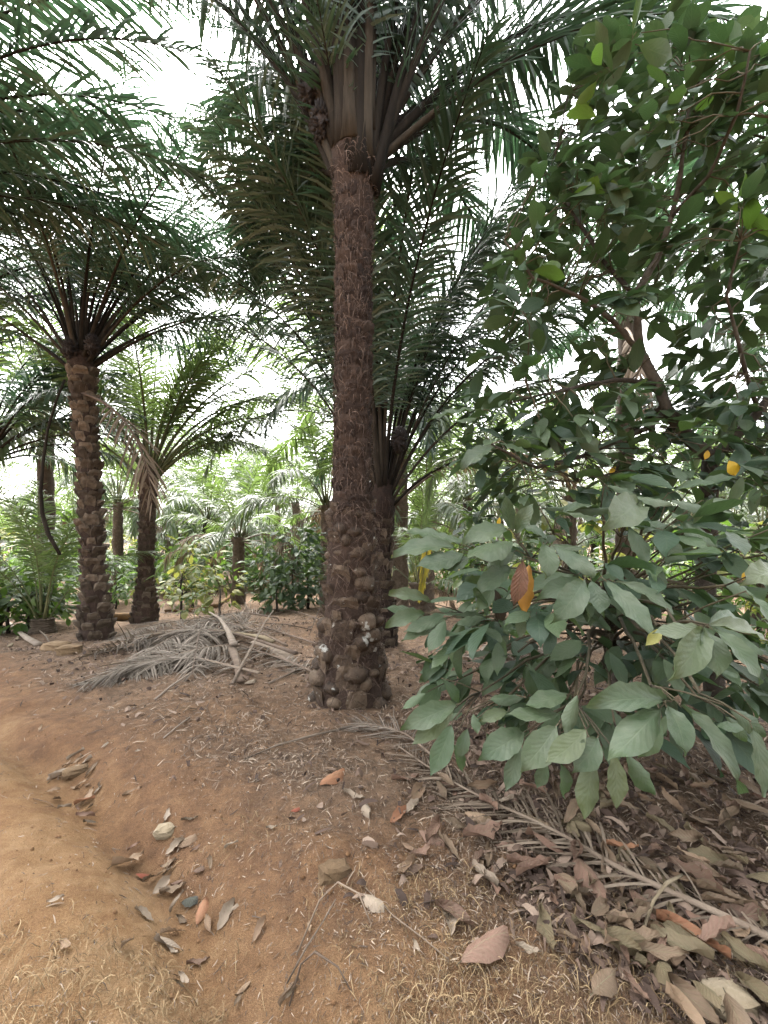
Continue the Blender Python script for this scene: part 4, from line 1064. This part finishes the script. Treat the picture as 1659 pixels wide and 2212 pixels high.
shrub(1230, 1240, 7.0, 240, 960, 200, ['cacao_fresh', 'cacao', 'cacao_olive'], 'yellow green cacao seen through the low branches of the tall cacao', 0.24)
shrub(1640, 1300, 6.2, 130, 1090, 170, ['cacao_fresh', 'cacao_fresh', 'cacao_olive'], 'bright sunlit bush at the picture edge below the dry spiky palm', 0.24)  # sunlit look comes only from the brighter leaf colours
shrub(1480, 1260, 7.5, 260, 1150, 150, ['cacao_fresh', 'cacao_olive', 'cacao_fresh'], 'sunlit bush glimpsed behind the large dusty leaves', 0.24)  # its sunlight is put in by bright leaf materials
shrub(700, 1260, 16, 90, 1120, 120, ['cacao_dark', 'cacao'], 'dark bush beyond the round green cacao bush', 0.28)

BUSH = []
for k in range(5):
    mb = MB()
    rs = random.Random(300 + k)
    for q in range(300):
        while True:
            u = Vector((rs.uniform(-1, 1), rs.uniform(-1, 1), rs.uniform(-1, 1)))
            if 0.25 < u.length < 1: break
        c = Vector((u.x * 0.95, u.y * 0.95, 1.0 + u.z * 0.95)) * (1 + 0.15 * math.sin(u.x * 6 + k) * math.sin(u.y * 5 + k))
        d = Vector((u.x + rs.gauss(0, .5), u.y + rs.gauss(0, .5), rs.gauss(-0.35, 0.4))).normalized()
        l = rs.uniform(0.2, 0.36)
        bake(mb, SIMPLE[q % 5], leaf_matrix(c, c + d * l, (rs.gauss(0, .4), rs.gauss(-.2, .4), 1), rs.uniform(0.9, 1.3)))
    mb2 = MB(); tube(mb2, [(0, 0, -0.1), (0.04, 0.02, 0.5), (0.0, 0.05, 1.2)], [0.05, 0.035, 0.015], 6)
    BUSH.append(([mb.mesh('bush_leaves', M[m], uv=True) for m in ('cacao_fresh', 'cacao', 'cacao_olive')], mb2.mesh('bush_stem', M['bark'])))
def thick(x, D, s, kind, label, group):
    X = (x - CX) * D / FX
    o = empty('cacao_bush', (X, D, gz(X, D) - 0.05), label, 'cacao bush', group, R.uniform(0, 6.28))
    o.scale = (s * R.uniform(0.9, 1.3), s * R.uniform(0.9, 1.2), s)
    lv, st = BUSH[R.randrange(5)]
    l = link('leaves', lv[kind], o); l['kind'] = 'stuff'
    link('stem', st, o)
for k in range(60):
    D = R.uniform(15.5, 30)
    xk = -160 + 1960 * (k + R.random()) / 60; kd = R.choice([0, 0, 0, 1, 2])
    thick(xk, D, R.uniform(0.75, 1.25) * (0.7 + D / 40), kd, ['bright green', 'dull green', 'yellowish'][kd] + (' nearer' if D < 21 else ' distant') + ' thicket bush, ' + where(xk), 'bushes of the far thicket')
for x, D, s, kind, lab in [(20, 9.6, .8, 0, 'bushy green cacao at the picture edge beside the very young palm'), (95, 10.6, .75, 0, 'green cacao bush right behind the very young palm'), (240, 15.5, .95, 0, 'dense green bush filling the gap between the slender and the young palm'), (600, 12.2, .85, 1, 'dark half of the round bush beside the big trunk'), (665, 13.4, .95, 1, 'darker bush against the big trunk, behind the round green one'), (415, 14.5, .8, 2, 'yellowish bush behind the thin yellowing cacao')]:
    thick(x, D, s, kind, lab, 'cacao bushes')

# ------------------------------------------------------------------ fallen fronds and wood
def lying_frond(label, pts, n, lmax, mat='frond_grey', w0=0.03, seed=0, grav=0.35, fwd=35, wid=0.011, individual=False, start=0.1, plum=0.5, group='fallen palm fronds', lift=0.0, smax=1.0, tip=0.005):
    P0 = np.array([list(p) for p in pts]); K = 24
    t0 = np.linspace(0, 1, len(P0)); t = np.linspace(0, 1, K)
    P = np.stack([np.interp(t, t0, P0[:, k]) for k in range(3)], -1)
    for _ in range(2): P[1:-1] = (P[:-2] + 2 * P[1:-1] + P[2:]) / 4
    o_loc = Vector(P[0]); Q = P - P[0]
    cl = lambda x, y: hgt(x + o_loc.x, y + o_loc.y) - o_loc.z
    o = empty('fallen_frond', o_loc, label, 'palm frond', group)
    mb = MB()
    s = np.linspace(0, 1, K)
    ra = np.interp(s, [0, 0.15, 0.6, 1], [w0, w0 * 0.75, w0 * 0.45, tip])
    tube(mb, Q, ra, 7, ra * 0.7)
    link('rachis', mb.mesh('rachis', M['petiole_dead']), o)
    side = np.cross(nrm((Q[-1] - Q[0])[None])[0], (0, 0, 1))
    ml = MB()
    C, W, S = leaflets(ml, Q, n=n, lmax=lmax, start=start, fwd=fwd, grav=grav, wid=wid, plum=plum, seed=seed, clamp=cl, ref=side, seg=6, smax=smax)
    if individual:
        for k in range(len(C)):
            m1 = MB(); ribbons(m1, C[k:k + 1] - C[k, 0], W[k:k + 1], S[k:k + 1])
            link('leaflet', m1.mesh('leaflet', M[mat]), o, loc=C[k, 0])
    else:
        l = link('leaflets', ml.mesh('leaflets', M[mat]), o); l['kind'] = 'stuff'
    return o
g = ground
lying_frond('long dry frond lying across the leaf litter under the cacao, its stalk leaving the picture',
            [g(1850, 2150, .05), g(1659, 2052, .05), g(1479, 1966, .05), g(1329, 1898, .05), g(1254, 1846, .05), g(1149, 1788, .045), g(1044, 1740, .04), g(944, 1682, .035), g(860, 1620, .03)], 90, 0.42, w0=0.022, seed=5, individual=True, grav=0.45, fwd=34, wid=0.0065, plum=0.5, start=0.12, mat='frond_dead')
lying_frond('dry frond sprawled left of the pile with its leaflets combed toward the track', [g(640, 1440, .16), g(520, 1400, .2), g(430, 1385, .2), g(330, 1390, .14), g(200, 1420, .05)], 152, 0.75, seed=6, w0=0.03, wid=0.0105, fwd=30, lift=.1, start=0.3)
lying_frond('grey brown frond folded over the top of the pile, leaflets spilling forward', [g(600, 1345, .1), g(520, 1345, .24), g(450, 1365, .28), g(430, 1400, .25), g(415, 1470, .08)], 128, 0.62, seed=7, w0=0.025, grav=0.7, wid=0.0105, fwd=24)
lying_frond('thin dry frond under the pile reaching toward the slender palm', [g(560, 1470, .08), g(420, 1440, .12), g(300, 1450, .1), g(190, 1480, .03)], 136, 0.6, seed=8, w0=0.02, wid=0.0088, fwd=38)
lying_frond('dry frond on the far side of the pile with leaflets standing up like ribs', [g(690, 1400, .05), g(560, 1360, .08), g(450, 1335, .1), g(340, 1330, .1), g(280, 1345, .05)], 96, 0.5, seed=9, w0=0.02, grav=-0.25, plum=1.3, wid=0.0066)
lying_frond('short broken frond between the pile and the big trunk', [g(690, 1470, .06), g(620, 1445, .1), g(540, 1420, .12), g(490, 1395, .1)], 64, 0.45, seed=10, w0=0.02, wid=0.0088)
lying_frond('grey heap of old fronds at the foot of the very young palm', [g(150, 1330, .1), g(60, 1335, .15), g(-60, 1345, .1), g(-160, 1350, .05)], 128, 0.6, seed=11, w0=0.025, wid=0.0105)
lying_frond('old frond behind the slender palm, lying in the dark litter', [g(240, 1320, .1), g(120, 1315, .15), g(20, 1320, .12), g(-80, 1322, .05)], 112, 0.6, seed=12, w0=0.025, wid=0.0105)
lying_frond('dry frond lying flat on the ground between the pile and the forked small palm', [g(700, 1345, .04), g(640, 1325, .06), g(560, 1318, .06), g(470, 1322, .03)], 64, 0.5, seed=13, w0=0.02, wid=0.0088)
lying_frond('pale dry frond in the shade behind the dusty cacao leaves', [g(900, 1440, .04), g(1050, 1420, .08), g(1200, 1410, .08), g(1360, 1400, .03)], 112, 0.6, seed=14, w0=0.025, wid=0.0088)
lying_frond('withered frond end lying by the foot of the big trunk', [g(940, 1650, .04), g(880, 1600, .05), g(820, 1580, .05), g(770, 1570, .03)], 64, 0.34, seed=15, w0=0.012, wid=0.0033, grav=0.2)

lying_frond('pale frond fanned out toward the track in front of the pile', [g(520, 1415, .14), g(440, 1425, .16), g(360, 1440, .12), g(280, 1465, .05)], 128, 0.7, seed=16, w0=0.022, wid=0.0094, fwd=22, grav=0.5)
lying_frond('brown frond resting on the pile just under the pale forked looking stalk', [g(620, 1410, .1), g(540, 1385, .22), g(460, 1372, .25), g(370, 1400, .16), g(300, 1430, .06)], 144, 0.7, seed=17, w0=0.024, wid=0.0099, fwd=32, grav=0.55)
lying_frond('dry frond with curled leaflets lying between the pile and the young palm', [g(480, 1350, .1), g(400, 1350, .14), g(320, 1362, .1), g(250, 1385, .04)], 112, 0.6, seed=18, w0=0.02, wid=0.0083, fwd=30)
def slab(name, label, pts, wid, thick, mat, cat, group=None, sides=8):
    P = [Vector(p) for p in pts]
    b = P[0].copy()
    mb = MB()
    tube(mb, [p - b for p in P], wid, sides, thick, side=(0.2, 0.2, 0), jit=min(thick) * 0.3)
    o = link(name, mb.mesh(name, M[mat]), loc=b)
    return tag(o, label, cat, group)
GS = 'cut frond stalks'
slab('frond_stalk', 'pale forked looking frond stalk, topmost on the pile, its cut end toward the viewer', [g(452, 1350, .3), g(475, 1375, .3), g(492, 1400, .26), g(505, 1425, .2)], [.022, .026, .036, .055], [.015, .016, .02, .025], 'stick', 'frond stalk', GS)
slab('frond_stalk', 'red brown frond base under the pale stalk of the pile', [g(500, 1420, .14), g(512, 1450, .1), g(520, 1478, .03)], [.052, .046, .038], [.03, .025, .02], 'petiole_dead', 'frond stalk', GS)
slab('frond_stalk', 'broad brown frond sheath lying at the side of the pile toward the big trunk', [g(545, 1405, .12), g(585, 1415, .12), g(615, 1430, .08), g(640, 1440, .03)], [.05, .075, .085, .06], [.02, .025, .02, .015], 'petiole_dead', 'frond stalk', GS)
slab('frond_stalk', 'flat yellowish frond sheath in the middle of the pile', [g(462, 1388, .2), g(520, 1395, .19), g(570, 1400, .16), g(590, 1405, .12)], [.03, .04, .05, .05], [.012, .015, .02, .02], 'rock_pale', 'frond stalk', GS)
slab('stick', 'thin straight stick leaning across the pile', [g(502, 1480, .02), g(540, 1440, .2), g(572, 1385, .3), g(590, 1352, .32)], [.016, .015, .013, .012], [.012, .011, .01, .01], 'stick', 'stick', 'sticks')
slab('frond_stalk', 'pale flat frond butt lying left of the slender palm', [g(20, 1350, .06), g(40, 1368, .05), g(62, 1385, .04), g(85, 1395, .02)], [.03, .045, .06, .07], [.02, .025, .03, .035], 'stick', 'frond stalk', GS)
slab('frond_stalk', 'small cream chip of frond stalk lying left of the pale butt', [g(20, 1398, .02), g(40, 1378, .04)], [.035, .025], [.012, .012], 'rock_pale', 'frond stalk', GS)
slab('stick', 'bent pale stick lying in front of the slender palm', [g(50, 1352, .06), g(85, 1368, .07), g(100, 1380, .05), g(110, 1395, .01)], [.014] * 4, [.012] * 4, 'stick', 'stick', 'sticks')
slab('log', 'brown log lying against the foot of the young palm', [g(215, 1341, .1), g(250, 1340, .1), g(285, 1340, .1), g(330, 1338, .1)], [.10, .105, .10, .09], [.10, .105, .1, .09], 'log', 'log', None, 10)
slab('log', 'long thin log in front of the forked small palm', [g(355, 1325, .05), g(420, 1322, .06), g(470, 1312, .08), g(500, 1290, .1)], [.06, .07, .07, .05], [.06, .07, .07, .05], 'log', 'log', None, 8)
slab('stick', 'long straight stick with a reddish end, lying below the big trunk', [g(528, 1645, .015), g(600, 1618, .03), g(680, 1596, .03), g(760, 1574, .02)], [.007, .008, .009, .009], [.006, .007, .008, .008], 'stick', 'stick', 'sticks')
slab('stick', 'short pale stick lying between the pile and the track', [g(353, 1597, .01), g(380, 1577, .02), g(410, 1553, .015)], [.006, .007, .006], [.005, .006, .005], 'stick', 'stick', 'sticks')
slab('stick', 'long stick lying from the pile down toward the track', [g(335, 1515, .02), g(370, 1488, .03), g(420, 1460, .06), g(450, 1440, .1)], [.009, .011, .012, .012], [.008, .009, .01, .01], 'stick', 'stick', 'sticks')
slab('stick', 'grey curved stalk arching over the fallen frond among russet leaves', [g(1385, 2062, .01), g(1392, 2030, .05), g(1412, 1995, .09), g(1440, 1960, .1), g(1474, 1930, .08)], [.006, .007, .007, .007, .006], [.005, .006, .006, .006, .005], 'rock_pale', 'stalk', 'sticks')
slab('stick', 'thin straw coloured stalk lying on the bare ground, slanting down to the big pink leaf', [g(785, 1918, .01), g(850, 1985, .012), g(910, 2032, .015), g(970, 2080, .01)], [.0028] * 4, [.0025] * 4, 'straw', 'stalk', 'sticks')
slab('stick', 'bowed dry stalk arching up from the dry grass', [g(640, 2070, .01), g(690, 2000, .1), g(730, 1975, .13), g(775, 1985, .1), g(800, 2010, .03)], [.004, .004, .004, .0035, .002], [.003] * 5, 'straw', 'stalk', 'sticks')
slab('stick', 'thin grey twig standing out of the dry grass with a curved tip', [g(620, 2130, .01), g(660, 2085, .06), g(700, 2045, .1), g(725, 2015, .13)], [.004, .0035, .003, .002], [.003, .003, .0025, .002], 'stick', 'twig', 'sticks')
slab('stick', 'pale tipped dry stalk bending over at the lower edge', [g(625, 2180, .01), g(650, 2120, .06), g(680, 2105, .08), g(730, 2120, .05), g(760, 2150, .01)], [.004, .004, .005, .003, .002], [.003, .003, .004, .003, .002], 'straw', 'stalk', 'sticks')
slab('stick', 'slanting stick lying on the ground between the pile and the big trunk', [g(580, 1478, .01), g(625, 1462, .03), g(668, 1442, .04)], [.012, .013, .012], [.01] * 3, 'stick', 'stick', 'sticks')
slab('stick', 'long thin straw lying on the open ground beyond the pile', [g(560, 1348, .02), g(620, 1352, .03), g(672, 1362, .02)], [.008] * 3, [.007] * 3, 'straw', 'stick', 'sticks')
slab('stick', 'dark twig stuck slanting in the open ground left of the big trunk', [g(668, 1372, .0), g(680, 1352, .1), g(692, 1330, .25)], [.007, .006, .005], [.006, .005, .004], 'bark', 'twig', 'sticks')

def rock(label, x, y, sx, sy, sz, mat, seed, sink=0.3, rz=0.0, name='rock'):
    p = g(x, y)
    me = blob(seed, sx, sy, sz, 0.13, 9, 6, mat, 0.62); me.polygons.foreach_set('use_smooth', np.zeros(len(me.polygons), bool))
    o = link(name, me, loc=(p.x, p.y, p.z + sz * (1 - 2 * sink)), rot=(R.uniform(-.15, .15), R.uniform(-.15, .15), rz))
    return tag(o, label, 'rock', 'rocks')
rock('rounded mossy rock at the foot of the slender palm', 122, 1405, 0.17, 0.14, 0.1, 'rock', 1)
rock('pale angular rock leaning on the mossy rock', 150, 1412, 0.16, 0.12, 0.09, 'rock', 2, rz=0.4)
rock('brown oblong rock lying among the leaves beside the track', 165, 1672, 0.085, 0.04, 0.035, 'rock', 3, 0.25, 0.5)
rock('pale yellowish stone half buried in the gully', 355, 1800, 0.055, 0.04, 0.03, 'rock_pale', 4, 0.35, 0.2)
rock('flat sided ochre stone sunk into the hump of bare earth', 722, 1882, 0.075, 0.045, 0.04, 'rock', 5, 0.55, 0.5)
rock('pale cream rock at the lower corner beside pink dead leaves', 1575, 2165, 0.075, 0.06, 0.03, 'rock_pale', 6, 0.35, 0.1)

# ------------------------------------------------------------------ dead leaves on the ground
DRY = {}
def dry_leaf(mat):
    if mat not in DRY:
        DRY[mat] = [leaf_mesh('dead_leaf_' + mat, mat, 9, bulge=[0.02, 0.06, 0.1, -0.03][q], fold=[0.25, 0.5, -0.15, 0.1][q], wave=0.03, wr=[0.2, 0.17, 0.21, 0.18][q], petiole=0.09, seed=30 + q, twist=[0.3, -0.3, 0.6, 0][q], ragged=[0.25, 0.5, 0.35, 0.6][q], curl=[0.6, 1.2, -0.6, 0.9][q]) for q in range(4)]
    return DRY[mat]
def put_dead(B, T, mat, label, group, wid=1.0, up=0.012, tilt=0.25, variant=None):
    B = Vector(B); T = Vector(T)
    ml = dry_leaf(mat)
    me = ml[variant] if variant is not None else R.choice(ml)
    N = Vector((R.gauss(0, tilt), R.gauss(0, tilt), 1))
    mt = leaf_matrix((0, 0, 0), T - B, N, wid * 0.8)
    o = link('fallen_leaf', me, mat=Matrix.Translation(B + Vector((0, 0, up))) @ mt)
    return tag(o, label, 'dead leaf', group)
GL = 'dead cacao leaves on the ground'
heroes = [
 (690, 1700, 745, 1672, 'dry_orange', 'orange red dead leaf lying alone below the tip of the long fallen frond', 1.3),
 (742, 1715, 788, 1730, 'dry_pale', 'cream coloured leaf lying above a whitish crumpled one', 1.2),
 (782, 1735, 798, 1770, 'dry_pale', 'whitish crumpled leaf with notched edges, just below the cream leaf', 1.1),
 (425, 2005, 448, 1945, 'dry_orange', 'large light orange leaf lying on the track beside a blackened leaf', 1.5),
 (392, 1955, 428, 1950, 'dry_char', 'blackened leaf lying on the track against the light orange leaf', 1.7),
 (545, 2045, 575, 1988, 'dry_tan', 'tan leaf with insect holes standing on its tip on the bare earth', 1.1),
 (345, 1938, 402, 1915, 'dry_brown', 'curled grey brown leaf lying at the lower end of the gully', 1.6),
 (240, 1878, 310, 1850, 'dry_tan', 'pinkish tan torn leaf at the rim of the gully', 1.3),
 (293, 1895, 322, 1900, 'dry_red_dark', 'small shiny dark red leaf below the torn leaf', 1.4),
 (160, 1745, 206, 1730, 'dry_orange', 'orange brown leaf lying on the track edge under the leaf heap', 1.2),
 (375, 1835, 425, 1812, 'dry_tan', 'big pale leaf tented over the gully beside the yellowish stone', 1.6),
 (485, 1840, 515, 1825, 'dry_pale', 'cream leaf standing at the upper end of the gully', 1.7),
 (575, 1795, 600, 1790, 'dry_pale', 'small whitish leaf lying on top of the orange hump', 1.6),
 (628, 1758, 648, 1752, 'dry_red_dark', 'tiny dark red star shaped leaf on the ochre ground', 1.2),
 (845, 1690, 905, 1682, 'dry_red', 'rosy dead leaf lying on the leaflets of the long fallen frond', 1.2),
 (870, 1765, 905, 1740, 'dry_pale', 'thin whitish leaf bent upward beside the rosy leaf', 1.0),
 (842, 1785, 878, 1755, 'dry_orange', 'narrow orange leaf pointing at the thin whitish leaf', 1.2),
 (995, 2105, 1098, 2040, 'dry_red', 'large rosy brown leaf lying flat on dry grass near the lower edge', 1.25),
 (1418, 2015, 1580, 2105, 'dry_orange', 'largest russet orange leaf, lying under the curved grey stalk', 1.2),
 (1165, 1990, 1195, 2085, 'dry_olive', 'olive brown narrow leaf standing beside a white curled leaf', 1.1),
 (1115, 2070, 1170, 2085, 'dry_pale', 'white curled leaf lying beside the olive brown leaf', 1.3),
 (1200, 2045, 1255, 2065, 'dry_brown', 'grey pink leaf right behind the olive brown leaf', 1.6),
 (1325, 2045, 1360, 2115, 'dry_red', 'brick coloured leaf pointing down beside the olive brown leaf', 1.1),
 (1240, 1870, 1310, 1985, 'dry_red', 'long russet leaf crossing under the stalk of the long fallen frond', .95),
 (1300, 1855, 1345, 1960, 'dry_brown', 'long dull brown leaf lying parallel to the long russet leaf', .9),
 (1440, 1870, 1565, 1970, 'dry_red', 'long brick red leaf lying along the stalk near the picture edge', .75),
 (1095, 1885, 1190, 1880, 'dry_red', 'upper leaf of the rosy group where leaves fan out like a star', 1.5),
 (1115, 1920, 1185, 1890, 'dry_red', 'lower leaf of the rosy group where leaves fan out like a star', 1.2),
 (1000, 1830, 1085, 1800, 'dry_red', 'broad pink leaf above the star shaped group', 1.5),
 (905, 1800, 960, 1830, 'dry_red', 'rosy leaf lying left of the broad pink leaf', 1.3),
 (1310, 1845, 1380, 1850, 'dry_orange', 'curled orange brown leaf lying on the stalk of the long fallen frond', 1.4),
 (1225, 1790, 1250, 1835, 'dry_olive', 'mustard coloured leaf beside the stalk of the long fallen frond', 1.4),
 (1265, 1795, 1300, 1830, 'dry_brown', 'brown oval leaf right of the mustard coloured leaf', 1.5),
 (1280, 2175, 1330, 2130, 'dry_brown', 'lobed grey pink leaf lying alone at the lower edge', 1.7),
 (1345, 2130, 1405, 2195, 'dry_red', 'russet leaf at the lower edge between the grey pink leaf and the cream rock', 1.2),
 (1480, 1990, 1540, 2050, 'dry_red', 'pointed brick leaf standing behind the largest russet orange leaf', 1.0),
 (780, 1940, 830, 1970, 'dry_pale', 'pale mottled leaf lying beside the straw coloured stalk', 1.2),
 (528, 1480, 552, 1472, 'dry_pale', 'bright cream leaf scrap lying in front of the pile', 1.5),
 (110, 1690, 200, 1640, 'dry_pale', 'largest cream leaf in the heap beside the brown oblong rock', 1.1),
 (1680, 1780, 1560, 1740, 'dry_brown', 'long curled brown leaf at the edge under the hanging cacao leaves', 1.0),
]
for bx, by, tx, ty, mat, lab, wd in heroes:
    put_dead(g(bx, by), g(tx, ty), mat, lab, GL, wd, up=0.045 if bx > 930 else 0.015, tilt=0.12)

def scatter_dead(n, fn, mats, label, group, lr=(0.1, 0.2), up=(0.01, 0.03), tilt=0.4):
    for k in range(n):
        p = fn()
        a = R.uniform(0, 6.28); L = R.uniform(*lr)
        q = (p[0] + L * math.cos(a), p[1] + L * math.sin(a))
        B = Vector((p[0], p[1], gz(*p))); T = Vector((q[0], q[1], gz(*q) + R.uniform(-0.01, 0.06 if p[0] > 0.5 else 0.015)))
        mt_ = R.choice(mats)
        hue = {'dry_brown': 'dark brown', 'dry_red': 'russet', 'dry_tan': 'tan', 'dry_olive': 'olive brown', 'dry_pale': 'pale'}[mt_]
        size = 'large' if L > sum(lr) / 2 else 'small'
        put_dead(B, T, mt_, size + ' ' + hue + ' ' + (label(p) if callable(label) else label), group, R.uniform(0.8, 1.5), R.uniform(*up), tilt)
def under_cacao():
    while True:
        x = R.uniform(930, 1690); y = R.uniform(1640, 2200)
        if y > 1700 + (x - 930) * 0.62 + R.gauss(0, 35) + (160 if x > 1250 else 30): continue
        if x < 1100 and y < 1680: continue
        v = g(x, y); return (v.x, v.y)
scatter_dead(150, under_cacao, ['dry_brown', 'dry_brown', 'dry_brown', 'dry_red', 'dry_tan', 'dry_olive'], lambda p: 'litter leaf ' + ('behind the long frond stalk, ' if p[1] > 1.95 + max(0, (1.4 - p[0])) * 0.9 else 'before the long frond stalk, ') + ('near the picture edge' if p[0] > 1.25 else 'under the hanging leaf tips' if p[0] > 0.75 else 'at its thin end'), 'dead leaves in the litter under the cacao', (0.11, 0.2), (0.01, 0.06), 0.5)
def in_gully():
    k = R.random()
    i = R.choice([2, 2, 3, 4, 4, 4, 5])
    a, b = RUT[i], RUT[i + 1]; t = R.random()
    return (a[0] + (b[0] - a[0]) * t + R.gauss(0.05, 0.07), a[1] + (b[1] - a[1]) * t + R.gauss(0.03, 0.07))
scatter_dead(46, in_gully, ['dry_tan', 'dry_tan', 'dry_pale', 'dry_brown', 'dry_red'], lambda p: 'dead leaf in the gully, ' + ('beside the oblong rock' if p[1] > 2.5 else 'beside the yellowish stone'), 'dead leaves in the gully', (0.05, 0.11), (0.004, 0.015), 0.3)
def slope():
    x = R.uniform(880, 1300); y = R.uniform(1720, 2000)
    v = g(x, y); return (v.x, v.y)
scatter_dead(26, slope, ['dry_red', 'dry_red', 'dry_brown', 'dry_pale', 'dry_tan'], lambda p: 'dead leaf on the bare slope ' + ('close under the long fallen frond' if p[1] > 2.05 else 'beside the star shaped group'), 'dead leaves on the slope below the frond', (0.08, 0.17))
def open_ground():
    x = R.uniform(80, 900); y = R.uniform(1450, 2190)
    v = g(x, y); return (v.x, v.y)
scatter_dead(26, open_ground, ['dry_brown', 'dry_tan', 'dry_pale'], lambda p: 'leaf scrap on the open earth ' + ('between the pile and the track' if p[1] > 3 else 'on the sandy track' if rut_dist(np.array([p[0]]), np.array([p[1]]))[0] < 0 else 'on the bank below the big trunk'), 'leaf scraps on the open earth', (0.035, 0.08))

# ------------------------------------------------------------------ ground cover too fine to count
def strips(name, n, fn, lr, wr, mat, bend=0.5, lift=0.02, K=4, stand=0.0, seed=1, kind='stuff', per_pt=False):
    rs = np.random.RandomState(seed)
    x, y = fn(n, rs); n = len(x)
    a = rs.rand(n) * 2 * math.pi; L = lr[0] + (lr[1] - lr[0]) * rs.rand(n) ** 2
    t = np.linspace(0, 1, K)[None]
    cv = (rs.rand(n) - 0.5)[:, None] * bend * 3
    ang = a[:, None] + cv * t
    px = x[:, None] + np.cumsum(np.cos(ang), 1) * (L / K)[:, None]; py = y[:, None] + np.cumsum(np.sin(ang), 1) * (L / K)[:, None]
    near_ = np.clip(np.hypot(x, y) / 3.6, 0.4, 1.0)[:, None] if name == 'straw_litter' else 1.0
    px = x[:, None] + (px - x[:, None]) * near_; py = y[:, None] + (py - y[:, None]) * near_
    z = hgt(px, py) + 0.003 + lift * rs.rand(n)[:, None] * np.sin(t * 3.14 * rs.rand(n)[:, None] + 0.3)
    if stand:
        z = z + (stand * rs.rand(n) * L)[:, None] * np.sin(t * (1.4 + 1.5 * rs.rand(n)[:, None]))
    C = np.stack([px, py, z], -1)
    up = np.array([0, 0, 1.0])[None, None] + (rs.rand(n, 1, 3) - 0.5) * 1.2
    S = nrm(np.cross(np.gradient(C, axis=1), up))
    W = (wr[0] + (wr[1] - wr[0]) * rs.rand(n) ** 2)[:, None] * np.interp(t, [0, 0.4, 1], [0.7, 1, 0.25]) * near_
    mb = MB(); ribbons(mb, C, W, S)
    o = link(name, mb.mesh(name, M[mat])); o['kind'] = kind
    return o
def polar(n, rs, d0, d1, a0=38, a1=142, pw=1.0):
    D = d0 * (d1 / d0) ** (rs.rand(n) ** pw); a = np.radians(a0 + (a1 - a0) * rs.rand(n))
    return D * np.cos(a), D * np.sin(a)
def f_straw(n, rs):
    x, y = polar(n, rs, 1.2, 13)
    d = rut_dist(x, y)
    dens = sstep(0.15, 1.0, d) * (1 - 0.85 * bare_mask(x, y)) * (0.4 + 0.9 * sstep(0.35, 0.65, vnoise(x * 1.7, y * 1.7, 44)))
    k = rs.rand(n) < np.maximum(dens, 0.03); return x[k], y[k]
strips('straw_litter', 95000, f_straw, (0.02, 0.15), (0.0012, 0.0055), 'straw', 0.16, 0.03, seed=2)
def f_dust(n, rs):
    x, y = polar(n, rs, 1.1, 7)
    k = rs.rand(n) < 0.3 + 0.7 * sstep(-0.1, 0.6, rut_dist(x, y)); return x[k], y[k]
strips('straw_crumbs', 26000, f_dust, (0.01, 0.05), (0.0008, 0.003), 'straw', 0.5, 0.008, K=3, seed=3)
def f_chips(n, rs):
    x, y = polar(n, rs, 1.6, 22, 36, 144)
    d = rut_dist(x, y)
    dens = sstep(0.2, 1.2, d) * (1 - 0.6 * bare_mask(x, y)) * (0.3 + sstep(0.35, 0.7, vnoise(x * 0.9 + 9, y * 0.9, 45)))
    dens = np.where((x > 0.6) & (y > 2.2), dens + 0.5, dens) * np.where((x < 0.55) | (y < 1.2), 0.12 + 0.88 * sstep(3.0, 5.5, np.hypot(x, y)), 1.0)
    k = rs.rand(n) < dens; return x[k], y[k]
strips('leaf_litter', 22000, f_chips, (0.03, 0.15), (0.006, 0.026), 'litter', 0.4, 0.05, K=4, seed=4)
def f_grass(n, rs):
    x, y = polar(n, rs, 1.0, 2.6, 34, 150, 1.0)
    den = 1.2 * np.exp(-(((x - 0.55) / 0.6) ** 2 + ((y - 1.45) / 0.42) ** 2)) + 7.0 * np.exp(-(((x + 1.12) / 0.3) ** 2 + ((y - 1.42) / 0.17) ** 2)) + 0.7 * np.exp(-(((x - 0.1) / 0.3) ** 2 + ((y - 1.75) / 0.2) ** 2)) + 0.5 * np.exp(-(((x + 0.75) / 0.3) ** 2 + ((y - 2.25) / 0.2) ** 2))
    den = den * (0.2 + 1.2 * sstep(0.4, 0.65, vnoise(x * 7, y * 7, 46)))
    k = rs.rand(n) < den; return x[k], y[k]
strips('dry_grass', 30000, f_grass, (0.015, 0.09), (0.0007, 0.0019), 'grass', 1.3, 0.01, K=5, stand=0.7, seed=5)
def clods():
    rs = np.random.RandomState(9)
    x, y = polar(1100, rs, 1.1, 6)
    mb = MB()
    base = np.array([(1, 0, 0), (-1, 0, 0), (0, 1, 0), (0, -1, 0), (0, 0, 1), (0, 0, -1)], float)
    F = np.array([[0, 2, 4], [2, 1, 4], [1, 3, 4], [3, 0, 4], [2, 0, 5], [1, 2, 5], [3, 1, 5], [0, 3, 5]])
    z = hgt(x, y)
    for k in range(len(x)):
        s = 0.003 + 0.011 * rs.rand() ** 3
        mb.add(base * (s * (0.6 + 0.7 * rs.rand(6, 1))) + (x[k], y[k], z[k] + s * 0.3), F)
    o = link('soil_crumbs', mb.mesh('soil_crumbs', M['clod'])); o['kind'] = 'stuff'
clods()
print('objects', len(bpy.data.objects), 'tris', sum(len(m.polygons) for m in bpy.data.meshes))
